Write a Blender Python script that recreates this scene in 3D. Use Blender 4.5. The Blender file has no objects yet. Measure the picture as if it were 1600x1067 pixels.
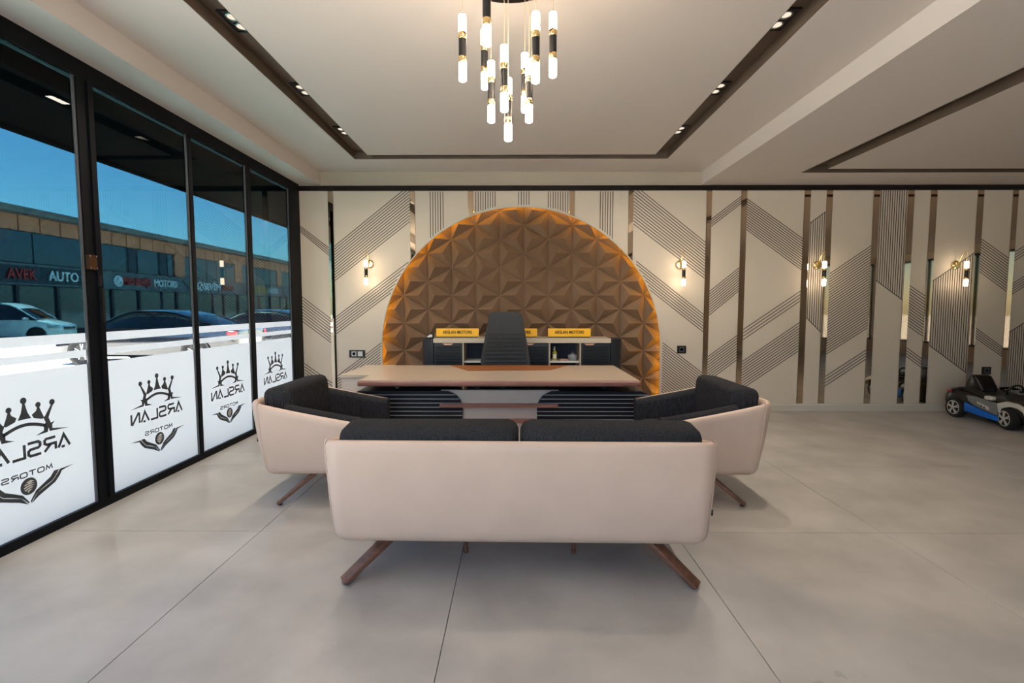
import bpy, bmesh, math, random
from mathutils import Vector, Matrix
random.seed(7)
PI = math.pi
SC = bpy.context.scene
COL = SC.collection

# ------------------------------------------------------------------ camera
cam_d = bpy.data.cameras.new('camera'); cam = bpy.data.objects.new('camera', cam_d); COL.objects.link(cam)
cam_d.sensor_width = 36.0; cam_d.lens = 770.0 / 1600.0 * 36.0
cam_d.clip_start = 0.05; cam_d.clip_end = 400
cam.location = (0, 0, 1.294)
cam.rotation_euler = (PI / 2 - math.atan(52.5 / 770), 0, math.atan(5 / 770))
SC.camera = cam

# ------------------------------------------------------------------ light and exposure
SUN_STRENGTH = 14.0
SKY_STRENGTH = 0.19
SC.view_settings.view_transform = 'Standard'; SC.view_settings.look = 'None'
SC.view_settings.exposure = 2.0; SC.view_settings.gamma = 1.0
SC.view_settings.use_curve_mapping = False
SC.cycles.use_denoising = True
SC.cycles.max_bounces = 10; SC.cycles.diffuse_bounces = 5; SC.cycles.glossy_bounces = 5
SC.cycles.transparent_max_bounces = 16; SC.cycles.sample_clamp_indirect = 6.0
SC.cycles.caustics_reflective = False; SC.cycles.caustics_refractive = False

world = bpy.data.worlds.new('sky'); SC.world = world; world.use_nodes = True
wn = world.node_tree; wn.nodes.clear()
w_out = wn.nodes.new('ShaderNodeOutputWorld'); w_bg = wn.nodes.new('ShaderNodeBackground')
sky = wn.nodes.new('ShaderNodeTexSky'); sky.sky_type = 'NISHITA'; sky.sun_disc = False
sky.sun_elevation = math.radians(58); sky.sun_rotation = math.radians(290)
sky.air_density = 1.0; sky.dust_density = 0.4; sky.ozone_density = 2.0
w_bg.inputs['Strength'].default_value = SKY_STRENGTH
hs = wn.nodes.new('ShaderNodeHueSaturation'); hs.inputs['Saturation'].default_value = 1.2
wn.links.new(sky.outputs[0], hs.inputs['Color']); wn.links.new(hs.outputs[0], w_bg.inputs[0]); wn.links.new(w_bg.outputs[0], w_out.inputs[0])

sun_d = bpy.data.lights.new('sun', 'SUN'); sun_o = bpy.data.objects.new('sun', sun_d); COL.objects.link(sun_o)
sun_d.energy = SUN_STRENGTH; sun_d.angle = math.radians(0.53); sun_d.color = (1.0, 0.94, 0.85)
sun_dir = Vector((0.50, -0.20, -0.86)); sun_o.rotation_euler = sun_dir.to_track_quat('-Z', 'Y').to_euler()
sun_o.location = (-20, 10, 30)

# ------------------------------------------------------------------ materials
def s2l(r, g, b):
    f = lambda c: (c / 255 / 12.92) if c / 255 <= 0.04045 else ((c / 255 + 0.055) / 1.055) ** 2.4
    return (f(r), f(g), f(b), 1.0)

def mat(name, col, rough=0.5, metal=0.0, spec=0.5, noise=None, bump=None, coat=0.0, emis=None, stretch=None, rvar=None):
    m = bpy.data.materials.new(name); m.use_nodes = True
    nt = m.node_tree; b = nt.nodes['Principled BSDF']
    b.inputs['Base Color'].default_value = col
    b.inputs['Roughness'].default_value = rough
    b.inputs['Metallic'].default_value = metal
    b.inputs['Specular IOR Level'].default_value = spec
    b.inputs['Coat Weight'].default_value = coat
    b.inputs['Coat Roughness'].default_value = 0.06
    tc = nt.nodes.new('ShaderNodeNewGeometry')
    vec = tc.outputs['Position']
    if stretch:
        mp = nt.nodes.new('ShaderNodeMapping'); mp.inputs['Scale'].default_value = stretch
        nt.links.new(vec, mp.inputs['Vector']); vec = mp.outputs['Vector']
    if noise:
        sc, amt = noise[0], noise[1]; det = noise[2] if len(noise) > 2 else 4
        n = nt.nodes.new('ShaderNodeTexNoise'); n.inputs['Scale'].default_value = sc; n.inputs['Detail'].default_value = det
        nt.links.new(vec, n.inputs['Vector'])
        r = nt.nodes.new('ShaderNodeMix'); r.data_type = 'RGBA'
        mr0 = nt.nodes.new('ShaderNodeMapRange'); mr0.interpolation_type = 'SMOOTHSTEP'
        mr0.inputs['From Min'].default_value = 0.15; mr0.inputs['From Max'].default_value = 0.85
        r.inputs['A'].default_value = tuple(c * (1 - 1.6 * amt) for c in col[:3]) + (1,) if amt < .5 else tuple(c * .2 for c in col[:3]) + (1,)
        r.inputs['B'].default_value = tuple(min(1, c * (1 + 1.6 * amt)) for c in col[:3]) + (1,)
        nt.links.new(n.outputs['Fac'], mr0.inputs['Value']); nt.links.new(mr0.outputs['Result'], r.inputs['Factor']); nt.links.new(r.outputs['Result'], b.inputs['Base Color'])
    if rvar:
        n3 = nt.nodes.new('ShaderNodeTexNoise'); n3.inputs['Scale'].default_value = rvar[0]; n3.inputs['Detail'].default_value = 5
        nt.links.new(tc.outputs['Position'], n3.inputs['Vector'])
        mr = nt.nodes.new('ShaderNodeMapRange'); mr.interpolation_type = 'SMOOTHSTEP'; mr.inputs['From Min'].default_value = 0.15; mr.inputs['From Max'].default_value = 0.85
        mr.inputs['To Min'].default_value = rvar[1]; mr.inputs['To Max'].default_value = rvar[2]
        nt.links.new(n3.outputs['Fac'], mr.inputs['Value']); nt.links.new(mr.outputs['Result'], b.inputs['Roughness'])
    if bump:
        n2 = nt.nodes.new('ShaderNodeTexNoise'); n2.inputs['Scale'].default_value = bump[0]; n2.inputs['Detail'].default_value = 3
        nt.links.new(vec, n2.inputs['Vector'])
        bp = nt.nodes.new('ShaderNodeBump'); bp.inputs['Strength'].default_value = bump[1]; bp.inputs['Distance'].default_value = 0.01
        nt.links.new(n2.outputs['Fac'], bp.inputs['Height']); nt.links.new(bp.outputs['Normal'], b.inputs['Normal'])
    if emis:
        b.inputs['Emission Color'].default_value = emis[0]; b.inputs['Emission Strength'].default_value = emis[1]
    return m

def glass_mat(name, tint, refl=0.08, rough=0.0):
    m = bpy.data.materials.new(name); m.use_nodes = True; nt = m.node_tree; nt.nodes.clear()
    o = nt.nodes.new('ShaderNodeOutputMaterial'); mx = nt.nodes.new('ShaderNodeMixShader')
    t = nt.nodes.new('ShaderNodeBsdfTransparent'); t.inputs[0].default_value = tint
    g = nt.nodes.new('ShaderNodeBsdfGlossy'); g.inputs['Roughness'].default_value = rough; g.inputs[0].default_value = (1, 1, 1, 1)
    lw = nt.nodes.new('ShaderNodeLayerWeight'); lw.inputs[0].default_value = 0.5
    pw = nt.nodes.new('ShaderNodeMath'); pw.operation = 'POWER'; pw.inputs[1].default_value = 5.0
    ma = nt.nodes.new('ShaderNodeMath'); ma.operation = 'MULTIPLY_ADD'; ma.inputs[1].default_value = 0.9; ma.inputs[2].default_value = refl / 2
    nt.links.new(lw.outputs['Facing'], pw.inputs[0]); nt.links.new(pw.outputs[0], ma.inputs[0])
    nt.links.new(ma.outputs[0], mx.inputs[0]); nt.links.new(t.outputs[0], mx.inputs[1]); nt.links.new(g.outputs[0], mx.inputs[2])
    nt.links.new(mx.outputs[0], o.inputs[0])
    return m

def film_mat(name):
    m = bpy.data.materials.new(name); m.use_nodes = True; nt = m.node_tree; nt.nodes.clear()
    o = nt.nodes.new('ShaderNodeOutputMaterial'); mx = nt.nodes.new('ShaderNodeMixShader'); mx.inputs[0].default_value = 0.62
    d = nt.nodes.new('ShaderNodeBsdfDiffuse'); d.inputs[0].default_value = (0.86, 0.86, 0.85, 1)
    t = nt.nodes.new('ShaderNodeBsdfTranslucent'); t.inputs[0].default_value = (0.275, 0.295, 0.31, 1)
    nt.links.new(d.outputs[0], mx.inputs[1]); nt.links.new(t.outputs[0], mx.inputs[2]); nt.links.new(mx.outputs[0], o.inputs[0])
    return m

def emit_mat(name, col, strength):
    m = bpy.data.materials.new(name); m.use_nodes = True; nt = m.node_tree; nt.nodes.clear()
    o = nt.nodes.new('ShaderNodeOutputMaterial'); e = nt.nodes.new('ShaderNodeEmission')
    e.inputs[0].default_value = col; e.inputs[1].default_value = strength
    nt.links.new(e.outputs[0], o.inputs[0]); return m

M = {}
M['tile'] = mat('floor_tile_stone', s2l(177, 172, 165), 0.32, spec=0.5, noise=(2.6, 0.13, 12), rvar=(2.2, 0.26, 0.42))
M['grout'] = mat('grout', s2l(92, 88, 82), 0.8)
M['panel'] = mat('cream_lacquer_panel', s2l(214, 201, 184), 0.45, spec=0.35, noise=(0.8, 0.02))
M['upper'] = mat('shaded_wall_paint', s2l(176, 165, 148), 0.7, spec=0.2)  # wall colour darkened, so the unlit strip's shade is in the paint
M['line'] = mat('dark_inlay_line', s2l(58, 47, 41), 0.5)
M['mirror'] = mat('bronze_mirror', (0.80, 0.63, 0.46, 1), 0.03, metal=1.0)
M['trimdark'] = mat('dark_brown_trim', s2l(28, 20, 19), 0.5, spec=0.2)
M['white_trim'] = mat('white_baseboard', s2l(205, 197, 185), 0.4)
M['ceiling'] = mat('ceiling_paint', s2l(213, 203, 196), 0.8, spec=0.15)
M['channel'] = mat('channel_brown', s2l(100, 84, 70), 0.55, noise=(3, 0.08))
M['facet'] = mat('brown_leather_facet', s2l(124, 98, 76), 0.48, spec=0.4, noise=(2.0, 0.10), bump=(220, 0.05))
M['amber'] = emit_mat('amber_led', (1.0, 0.50, 0.010, 1), 10.0)
M['reveal'] = mat('arch_reveal', s2l(226, 214, 196), 0.5)
M['black_alu'] = mat('black_aluminium', s2l(14, 17, 21), 0.5, spec=0.12)
M['alu'] = mat('bare_aluminium', s2l(210, 212, 214), 0.3, metal=0.8)
M['glass'] = glass_mat('clear_street_glass', (0.95, 0.97, 0.97, 1))
M['tint'] = glass_mat('solar_tint_film', (0.042, 0.105, 0.118, 1), 0.02)
M['clear'] = glass_mat('clear_glass', (0.97, 0.98, 0.98, 1))
M['dimglass'] = glass_mat('light_dimming_glass', (0.33, 0.33, 0.32, 1))  # grey tint put in to dim daylight from the far right windows
M['film'] = film_mat('frosted_film')
M['logo'] = mat('logo_vinyl', s2l(58, 64, 68), 0.6)
M['logo_light'] = mat('logo_vinyl_light', s2l(205, 206, 206), 0.6)
M['leather'] = mat('beige_leather', s2l(206, 180, 163), 0.46, spec=0.4, noise=(5, 0.03), bump=(350, 0.04))
M['fabric'] = mat('charcoal_fabric', s2l(43, 43, 46), 0.92, spec=0.15, noise=(45, 0.6, 3), stretch=(6, 6, 0.25), bump=(300, 0.15))
M['walnut'] = mat('walnut_leg', s2l(116, 76, 58), 0.42, noise=(12, 0.22), stretch=(1, 1, 6))
M['rose'] = mat('rosewood_edge', s2l(142, 96, 84), 0.45, noise=(10, 0.10), stretch=(0.4, 3, 3))
M['desktop'] = mat('taupe_laminate', s2l(190, 170, 150), 0.28, spec=0.5)
M['deskpanel'] = mat('pale_taupe_panel', s2l(208, 196, 186), 0.4)
M['insert'] = mat('brown_leather_insert', s2l(150, 92, 50), 0.4, noise=(30, 0.06))
M['rib'] = mat('navy_black_rib', s2l(19, 20, 25), 0.5, spec=0.3)
M['ribgap'] = mat('rib_bead', s2l(165, 168, 176), 0.4)
M['cabtop'] = mat('credenza_top', s2l(196, 180, 160), 0.35)
M['cabdark'] = mat('credenza_dark', s2l(34, 36, 42), 0.45)
M['navy'] = mat('navy_interior', s2l(24, 32, 56), 0.6)
M['handle'] = mat('copper_handle', s2l(206, 150, 120), 0.35, metal=0.3)
M['yellow'] = mat('yellow_plate', s2l(250, 190, 10), 0.45)
M['blackp'] = mat('black_plastic', s2l(18, 18, 19), 0.4)
M['ink'] = mat('black_ink', s2l(20, 18, 15), 0.6)
M['brass'] = mat('polished_brass', (0.83, 0.60, 0.28, 1), 0.18, metal=1.0)
M['latch'] = mat('dark_bronze', s2l(74, 46, 24), 0.4, metal=0.4)
M['sleeve'] = mat('black_sleeve', s2l(34, 33, 34), 0.4, metal=0.3)
M['lamp'] = emit_mat('lit_acrylic', (1.0, 0.80, 0.58, 1), 10.0)
M['sclamp'] = emit_mat('lit_acrylic_sconce', (1.0, 0.80, 0.55, 1), 7.0)
M['spot'] = emit_mat('downlight_lens', (1.0, 0.86, 0.68, 1), 0.25)
M['cord'] = mat('clear_cord', s2l(196, 176, 140), 0.4)
M['socket_w'] = mat('socket_white', s2l(205, 203, 198), 0.4)
M['socket_g'] = mat('socket_grey', s2l(90, 92, 96), 0.4)
M['chairgrey'] = mat('dark_grey_mesh', s2l(52, 54, 57), 0.8, noise=(160, 0.2, 2))
M['chrome'] = mat('chrome', (0.8, 0.8, 0.82, 1), 0.1, metal=1.0)
M['soap'] = mat('yellow_liquid', s2l(188, 176, 70), 0.15)
M['ceramic'] = mat('grey_ceramic', s2l(150, 152, 156), 0.3)
M['paper'] = mat('white_paper', s2l(225, 224, 220), 0.6)
M['toyblack'] = mat('toy_black', s2l(20, 18, 19), 0.25)
M['toygrey'] = mat('toy_grey', s2l(118, 118, 118), 0.3)
M['toywhite'] = mat('toy_white', s2l(196, 192, 184), 0.3)
M['toyblue'] = mat('toy_blue', s2l(8, 104, 205), 0.35)
M['tire'] = mat('rubber', s2l(22, 22, 22), 0.8)
M['red'] = mat('red_lens', s2l(190, 40, 45), 0.3)
M['carblack'] = mat('car_paint_black', s2l(16, 20, 26), 0.18, coat=1.0)
M['cardark'] = mat('car_paint_graphite', s2l(36, 42, 50), 0.2, coat=1.0)
M['carsilver'] = mat('car_paint_silver', s2l(120, 130, 140), 0.25, metal=0.4, coat=1.0)
M['carwhite'] = mat('car_paint_white', s2l(214, 218, 222), 0.25, coat=0.8)
M['carglass'] = mat('car_glass', s2l(14, 20, 24), 0.05, spec=0.8)
M['rim'] = mat('alloy_rim', s2l(190, 192, 195), 0.3, metal=0.7)
M['lens'] = mat('headlamp', s2l(150, 165, 175), 0.1)
M['asphalt'] = mat('pale_concrete_street', s2l(190, 188, 182), 0.9, noise=(0.6, 0.10))
M['clad'] = mat('tan_cladding', s2l(232, 132, 98), 0.6, noise=(0.7, 0.06))
M['roofmetal'] = mat('grey_roof_sheet', s2l(120, 116, 116), 0.6, noise=(2.0, 0.15))
M['darkwall'] = mat('dark_wall', s2l(52, 56, 62), 0.7)
M['band'] = mat('sign_band_grey', s2l(92, 102, 110), 0.6)
M['bandnavy'] = mat('sign_band_navy', s2l(34, 52, 66), 0.6)
M['pane'] = mat('dark_window_pane', s2l(38, 62, 80), 0.06, spec=0.9)
M['signwhite'] = mat('sign_white', s2l(235, 238, 240), 0.5)
M['signred'] = mat('sign_red', s2l(190, 28, 34), 0.5)
M['signgold'] = mat('sign_gold', s2l(214, 164, 70), 0.5)
M['soffit'] = mat('awning_soffit', s2l(14, 14, 15), 0.9, spec=0.0)
M['leaf'] = mat('green_leaf', s2l(86, 120, 52), 0.6, noise=(3, 0.3))
M['bark'] = mat('bark', s2l(90, 74, 60), 0.9)

# ------------------------------------------------------------------ mesh helpers
def nb(): return bmesh.new()

def box(bm, x0, x1, y0, y1, z0, z1):
    v = [bm.verts.new(p) for p in ((x0, y0, z0), (x1, y0, z0), (x1, y1, z0), (x0, y1, z0), (x0, y0, z1), (x1, y0, z1), (x1, y1, z1), (x0, y1, z1))]
    for f in ((0, 3, 2, 1), (4, 5, 6, 7), (0, 1, 5, 4), (1, 2, 6, 5), (2, 3, 7, 6), (3, 0, 4, 7)): bm.faces.new([v[i] for i in f])
    return v

def prism(bm, pts, axis, a0, a1):
    """polygon pts (2D) extruded along axis; X: pts=(y,z)  Y: pts=(x,z)  Z: pts=(x,y)"""
    def P(p, a): return {'X': (a, p[0], p[1]), 'Y': (p[0], a, p[1]), 'Z': (p[0], p[1], a)}[axis]
    n = len(pts)
    A = [bm.verts.new(P(p, a0)) for p in pts]; B = [bm.verts.new(P(p, a1)) for p in pts]
    fs = [bm.faces.new(A), bm.faces.new(B[::-1])]
    for i in range(n):
        j = (i + 1) % n; fs.append(bm.faces.new((A[j], A[i], B[i], B[j])))
    bmesh.ops.recalc_face_normals(bm, faces=fs)

def tube(bm, pts, r, seg=8, closed=False, squash=None):
    pts = [Vector(p) for p in pts]; n = len(pts); rings = []
    up = Vector((0, 0, 1)); prev = None
    for i, p in enumerate(pts):
        if closed: d = pts[(i + 1) % n] - pts[i - 1]
        else: d = pts[min(i + 1, n - 1)] - pts[max(i - 1, 0)]
        d.normalize()
        if prev is None:
            a = d.cross(up)
            if a.length < 1e-3: a = d.cross(Vector((1, 0, 0)))
        else: a = prev - d * prev.dot(d)
        a.normalize(); prev = a; b = d.cross(a)
        rr = r[i] if isinstance(r, (list, tuple)) else r
        rings.append([bm.verts.new(p + (a * math.cos(2 * PI * k / seg) + b * math.sin(2 * PI * k / seg) * (squash or 1)) * rr) for k in range(seg)])
    m = n if closed else n - 1
    fs = []
    for i in range(m):
        A, B = rings[i], rings[(i + 1) % n]
        for k in range(seg): fs.append(bm.faces.new((A[k], A[(k + 1) % seg], B[(k + 1) % seg], B[k])))
    if not closed: fs.append(bm.faces.new(rings[0][::-1])); fs.append(bm.faces.new(rings[-1]))
    bmesh.ops.recalc_face_normals(bm, faces=fs)

def lathe(bm, prof, seg=24, c=(0, 0, 0), axis='Z'):
    def P(r, h, a):
        x, y = r * math.cos(a), r * math.sin(a)
        q = {'Z': (x, y, h), 'Y': (x, h, y), 'X': (h, x, y)}[axis]
        return (c[0] + q[0], c[1] + q[1], c[2] + q[2])
    rings = [[bm.verts.new(P(max(r, 1e-4), h, 2 * PI * k / seg)) for k in range(seg)] for r, h in prof]
    fs = []
    for A, B in zip(rings, rings[1:]):
        for k in range(seg): fs.append(bm.faces.new((A[k], A[(k + 1) % seg], B[(k + 1) % seg], B[k])))
    fs.append(bm.faces.new(rings[0][::-1])); fs.append(bm.faces.new(rings[-1]))
    bmesh.ops.recalc_face_normals(bm, faces=fs)

def bar(bm, p0, p1, w, h, side=Vector((0, 0, 1))):
    """rectangular bar between two points; w across (perp to side), h along side"""
    p0, p1 = Vector(p0), Vector(p1); d = (p1 - p0).normalized()
    a = d.cross(side).normalized(); b = a.cross(d).normalized()
    v = [bm.verts.new(p + a * sx * w / 2 + b * sy * h / 2) for p in (p0, p1) for sx, sy in ((-1, -1), (1, -1), (1, 1), (-1, 1))]
    fs = [bm.faces.new([v[i] for i in f]) for f in ((0, 1, 2, 3), (7, 6, 5, 4), (0, 4, 5, 1), (1, 5, 6, 2), (2, 6, 7, 3), (3, 7, 4, 0))]
    bmesh.ops.recalc_face_normals(bm, faces=fs)

def rbox(bm, x0, x1, y0, y1, z0, z1, r, seg=4):
    b2 = nb(); box(b2, x0, x1, y0, y1, z0, z1)
    bmesh.ops.bevel(b2, geom=b2.edges[:], offset=r, segments=seg, profile=0.5, affect='EDGES', clamp_overlap=True)
    me = bpy.data.meshes.new('t'); b2.to_mesh(me); b2.free(); bm.from_mesh(me); bpy.data.meshes.remove(me)

def obj(name, bm, m, parent=None, smooth=None, bevel=None, loc=None):
    if bevel:
        ed = [e for e in bm.edges if len(e.link_faces) == 2 and e.calc_face_angle(0) > 0.6]
        bmesh.ops.bevel(bm, geom=ed, offset=bevel[0], segments=bevel[1], profile=0.5, affect='EDGES', clamp_overlap=True)
        if smooth is None: smooth = 40
    me = bpy.data.meshes.new(name); bm.to_mesh(me); bm.free()
    me.materials.append(M[m] if isinstance(m, str) else m)
    if smooth:
        me.shade_smooth(); me.set_sharp_from_angle(angle=math.radians(smooth))
    o = bpy.data.objects.new(name, me); COL.objects.link(o)
    if parent: o.parent = parent
    if loc: o.location = loc
    return o

def inst(name, me, parent=None, loc=(0, 0, 0), rot=None, scale=None):
    o = bpy.data.objects.new(name, me); COL.objects.link(o); o.parent = parent; o.location = loc
    if rot: o.rotation_euler = rot
    if scale: o.scale = scale
    return o

def tag(o, label=None, cat=None, group=None, kind=None):
    if label: o['label'] = label
    if cat: o['category'] = cat
    if group: o['group'] = group
    if kind: o['kind'] = kind
    return o

def thing(name, label, cat, loc=(0, 0, 0), rz=0, group=None, kind=None):
    o = bpy.data.objects.new(name, None); COL.objects.link(o); o.empty_display_size = 0.1
    o.location = loc; o.rotation_euler = (0, 0, rz)
    return tag(o, label, cat, group, kind)

def copy_tree(o, parent=None):
    c = o.copy(); COL.objects.link(c); c.parent = parent
    for ch in list(o.children): copy_tree(ch, c)
    return c

def text_obj(name, txt, size, m, parent, loc, rot, depth=0.003, width=None, shear=0.0):
    cu = bpy.data.curves.new(name, 'FONT'); cu.body = txt; cu.size = size; cu.extrude = depth
    cu.align_x = 'CENTER'; cu.align_y = 'CENTER'; cu.resolution_u = 3; cu.shear = shear
    cu.offset = size * 0.018
    t = bpy.data.objects.new('tmp', cu); COL.objects.link(t)
    bpy.context.view_layer.update()
    me = bpy.data.meshes.new_from_object(t.evaluated_get(bpy.context.evaluated_depsgraph_get()))
    COL.objects.unlink(t); bpy.data.objects.remove(t); bpy.data.curves.remove(cu)
    xs = [v.co.x for v in me.vertices]
    if width and xs:
        k = width / (max(xs) - min(xs))
        for v in me.vertices: v.co.x *= k
    me.materials.clear(); me.materials.append(M[m]); me.name = name
    o = bpy.data.objects.new(name, me); COL.objects.link(o); o.parent = parent; o.location = loc; o.rotation_euler = rot
    return o

def polyline(bm, pts, w, axis, a0, a1, closed=False):
    """flat stroke of width w following pts in a plane, thin prism along axis (mitred)"""
    P = [Vector(p) for p in pts]; n = len(P); L = []; R = []
    for i in range(n):
        if closed: d0, d1 = (P[i] - P[i - 1]).normalized(), (P[(i + 1) % n] - P[i]).normalized()
        else:
            d1 = (P[min(i + 1, n - 1)] - P[min(i, n - 2)]).normalized(); d0 = (P[max(i, 1)] - P[max(i - 1, 0)]).normalized()
        t = (d0 + d1); t = t.normalized() if t.length > 1e-6 else d1
        nrm = Vector((-t.y, t.x)); k = 1 / max(0.45, nrm.dot(Vector((-d1.y, d1.x))))
        L.append(P[i] + nrm * w / 2 * k); R.append(P[i] - nrm * w / 2 * k)
    m = n if closed else n - 1
    for i in range(m):
        j = (i + 1) % n
        prism(bm, [tuple(L[i]), tuple(R[i]), tuple(R[j]), tuple(L[j])], axis, a0, a1)

# ------------------------------------------------------------------ dimensions of the room
D = 6.18            # back wall face
XW = -2.67          # inner face of the window frames
XR = 11.0           # far right wall
YB = -2.6           # unseen wall, set close so its added window lights the room
ZC, ZL, ZT = 2.96, 2.80, 2.79
AX, AR, AZ = 0.072, 1.757, 0.79    # arch centre, radius, spring height

# ------------------------------------------------------------------ floor
bm = nb(); box(bm, -2.75, XR, YB, D, -0.05, -0.012)
floor = tag(obj('floor', bm, 'grout'), 'pale grey-beige stone tiled floor of the showroom', 'floor', kind='structure')
def tile_mesh(w, d):
    b = nb(); box(b, 0, w, 0, d, -0.012, 0)
    ed = [e for e in b.edges if abs(e.verts[0].co.z) < 1e-6 and abs(e.verts[1].co.z) < 1e-6]
    bmesh.ops.bevel(b, geom=ed, offset=0.0012, segments=1, affect='EDGES')
    me = bpy.data.meshes.new('floor_tile'); b.to_mesh(me); b.free(); me.materials.append(M['tile']); return me
tcache = {}
xs = [-2.75] + [-0.28 + 1.2 * k for k in range(-2, 10)] + [XR]
ys = [YB] + [2.772 + 1.2 * k for k in range(-4, 3)] + [D]
for x0, x1 in zip(xs, xs[1:]):
    for y0, y1 in zip(ys, ys[1:]):
        key = (round(x1 - x0 - .003, 4), round(y1 - y0 - .003, 4))
        if key not in tcache: tcache[key] = tile_mesh(*key)
        inst('floor_tile', tcache[key], floor, (x0 + .0015, y0 + .0015, 0))

# ------------------------------------------------------------------ ceiling with light channels
ceil = thing('ceiling', 'white stepped plaster ceiling with dark recessed light channels', 'ceiling', (0, 0, ZL), kind='structure')
def cbox(name, m, x0, x1, y0, y1, z0, z1, bev=None):
    b = nb(); box(b, x0, x1, y0, y1, z0 - ZL, z1 - ZL); return obj(name, b, m, ceil, bevel=bev)
SLX0, SLX1, SRX0, SRX1, SBY0, SBY1, SFY0, SFY1 = -1.805, -1.615, 1.525, 1.705, 5.50, 5.66, -1.76, -1.6
TZ = ZC + 0.14
for a in ((-2.40, SLX0, YB, D, ), (SRX1, 2.285, YB, D), (SLX0, SRX1, SBY1, D), (SLX0, SRX1, YB, SFY0), (SLX1, SRX0, SFY1, SBY0)):
    cbox('tray_ceiling_board', 'ceiling', *a, ZC, TZ)
cbox('ceiling_beam', 'ceiling', -2.75, -2.40, YB, D, 2.81, TZ)
# lower ceiling on the right with its own channel
RX0, RX1, RY0, RY1 = 3.19, 3.40, 5.49, 5.65
for a in ((2.285, RX0, YB, D), (RX0, XR, RY1, D), (RX1, XR, YB, RY0)):
    cbox('low_ceiling_board', 'ceiling', *a, ZL, TZ)
def channel(x0, x1, y0, y1, z, lo=None, hi=None, d=0.085):
    b = nb(); box(b, x0, x1, y0, y1, z + d, z + d + .02)
    c = obj('light_channel', b, 'channel', ceil, loc=(0, 0, -ZL))
    t = 0.006
    lo = lo or ((y0, y1) if x1 - x0 < y1 - y0 else (x0, x1)); hi = hi or ((y0, y1) if x1 - x0 < y1 - y0 else (x0, x1))
    b = nb()
    if x1 - x0 < y1 - y0: box(b, x0, x0 + t, *lo, z + .002, z + d); box(b, x1 - t, x1, *hi, z + .002, z + d)
    else: box(b, *lo, y0, y0 + t, z + .002, z + d); box(b, *hi, y1 - t, y1, z + .002, z + d)
    obj('channel_lining', b, 'channel', c)
channel(SLX0, SLX1, SFY1, SBY0, ZC); channel(SRX0, SRX1, SFY1, SBY0, ZC)
channel(SLX0, SRX1, SBY0, SBY1, ZC, lo=(SLX1, SRX0)); channel(SLX0, SRX1, SFY0, SFY1, ZC, hi=(SLX1, SRX0))
channel(RX0, RX1, YB, RY0, ZL); channel(RX0, XR, RY0, RY1, ZL, lo=(RX1, XR))
b = nb(); t_ = .006
for x_ in (SLX0, SRX1 - t_):
    box(b, x_, x_ + t_, SBY0, SBY1, ZC + .002, ZC + .085); box(b, x_, x_ + t_, SFY0, SFY1, ZC + .002, ZC + .085)
box(b, RX0, RX0 + t_, RY0, RY1, ZL + .002, ZL + .085)
obj('channel_end', b, 'channel', ceil, loc=(0, 0, -ZL))

# ------------------------------------------------------------------ back wall
wall_back = thing('wall_back', 'cream panelled back wall with slanted dark lines and bronze mirror strips', 'wall', (0, D, 0), kind='structure')
def wobj(name, bm, m, parent=None, **k): return obj(name, bm, m, parent or wall_back, **k)   # coordinates: x, y relative to D, z
def arch_z(x):
    d = AR * AR - (x - AX) ** 2
    return AZ + math.sqrt(d) if d > 0 else 0.0
def lower_edge(xa, xb, n=40):
    pts = [xa]; L, R = AX - AR, AX + AR
    cand = sorted([xa, xb] + [xa + (xb - xa) * k / n for k in range(1, n)] + [v for v in (L, R) if xa < v < xb])
    out = []
    for x in cand:
        if abs(x - L) < 1e-9: out += [(x, 0.0), (x, AZ)]
        elif abs(x - R) < 1e-9: out += [(x, AZ), (x, 0.0)]
        elif L < x < R: out.append((x, arch_z(x)))
        elif x in (xa, xb): out.append((x, 0.0))
    return out
PT = 0.03    # panel thickness
def panel_poly(xa, xb): return lower_edge(xa, xb) + [(xb, 2.735), (xa, 2.735)]
ST = [-2.316, -2.252, -1.303, -1.24, -0.584, -0.513, 0.669, 0.732, 1.396, 1.455, 2.355, 2.417, 2.781, 2.849, 3.551, 3.627, 3.822, 3.896, 4.397, 4.471, 4.814, 4.892, 5.092, 5.17, 5.664, 5.739, 6.092, 6.157]
edges = [-2.75] + ST + [7.6, 7.675, 9.2, 9.275, XR]
panels = {}
for i in range(0, len(edges) - 1, 2):
    bm = nb(); prism(bm, panel_poly(edges[i] + .0015, edges[i + 1] - .0015), 'Y', 0, PT)
    panels['P%d' % (i // 2)] = (wobj('wall_panel', bm, 'panel'), edges[i], edges[i + 1])
for i in range(1, len(edges) - 1, 2):
    bm = nb(); prism(bm, panel_poly(edges[i] + .001, edges[i + 1] - .001), 'Y', -0.006, PT)
    wobj('mirror_strip', bm, 'mirror')
    a, b = edges[i], edges[i + 1]

LW = 0.0088
def inside(x, z):
    return z < 2.734 and z > 0.085 and not (abs(x - AX) < AR and z < (arch_z(x) + 0.012)) and not (abs(x - AX) < AR + .012 and z < AZ)
def line_strip(bm, x0, z0, x1, z1):
    n = 160; run = None
    segs = []
    for k in range(n + 1):
        t = k / n; x, z = x0 + (x1 - x0) * t, z0 + (z1 - z0) * t
        if inside(x, z):
            if run is None: run = (x, z)
            last = (x, z)
        elif run is not None:
            segs.append((run, last)); run = None
    if run is not None: segs.append((run, last))
    for a, b in segs:
        d = Vector((b[0] - a[0], b[1] - a[1]))
        if d.length < 0.01: continue
        nrm = Vector((-d.y, d.x)).normalized() * LW / 2
        prism(bm, [(a[0] + nrm.x, a[1] + nrm.y), (a[0] - nrm.x, a[1] - nrm.y), (b[0] - nrm.x, b[1] - nrm.y), (b[0] + nrm.x, b[1] + nrm.y)], 'Y', -0.0016, 0.0005)
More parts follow.
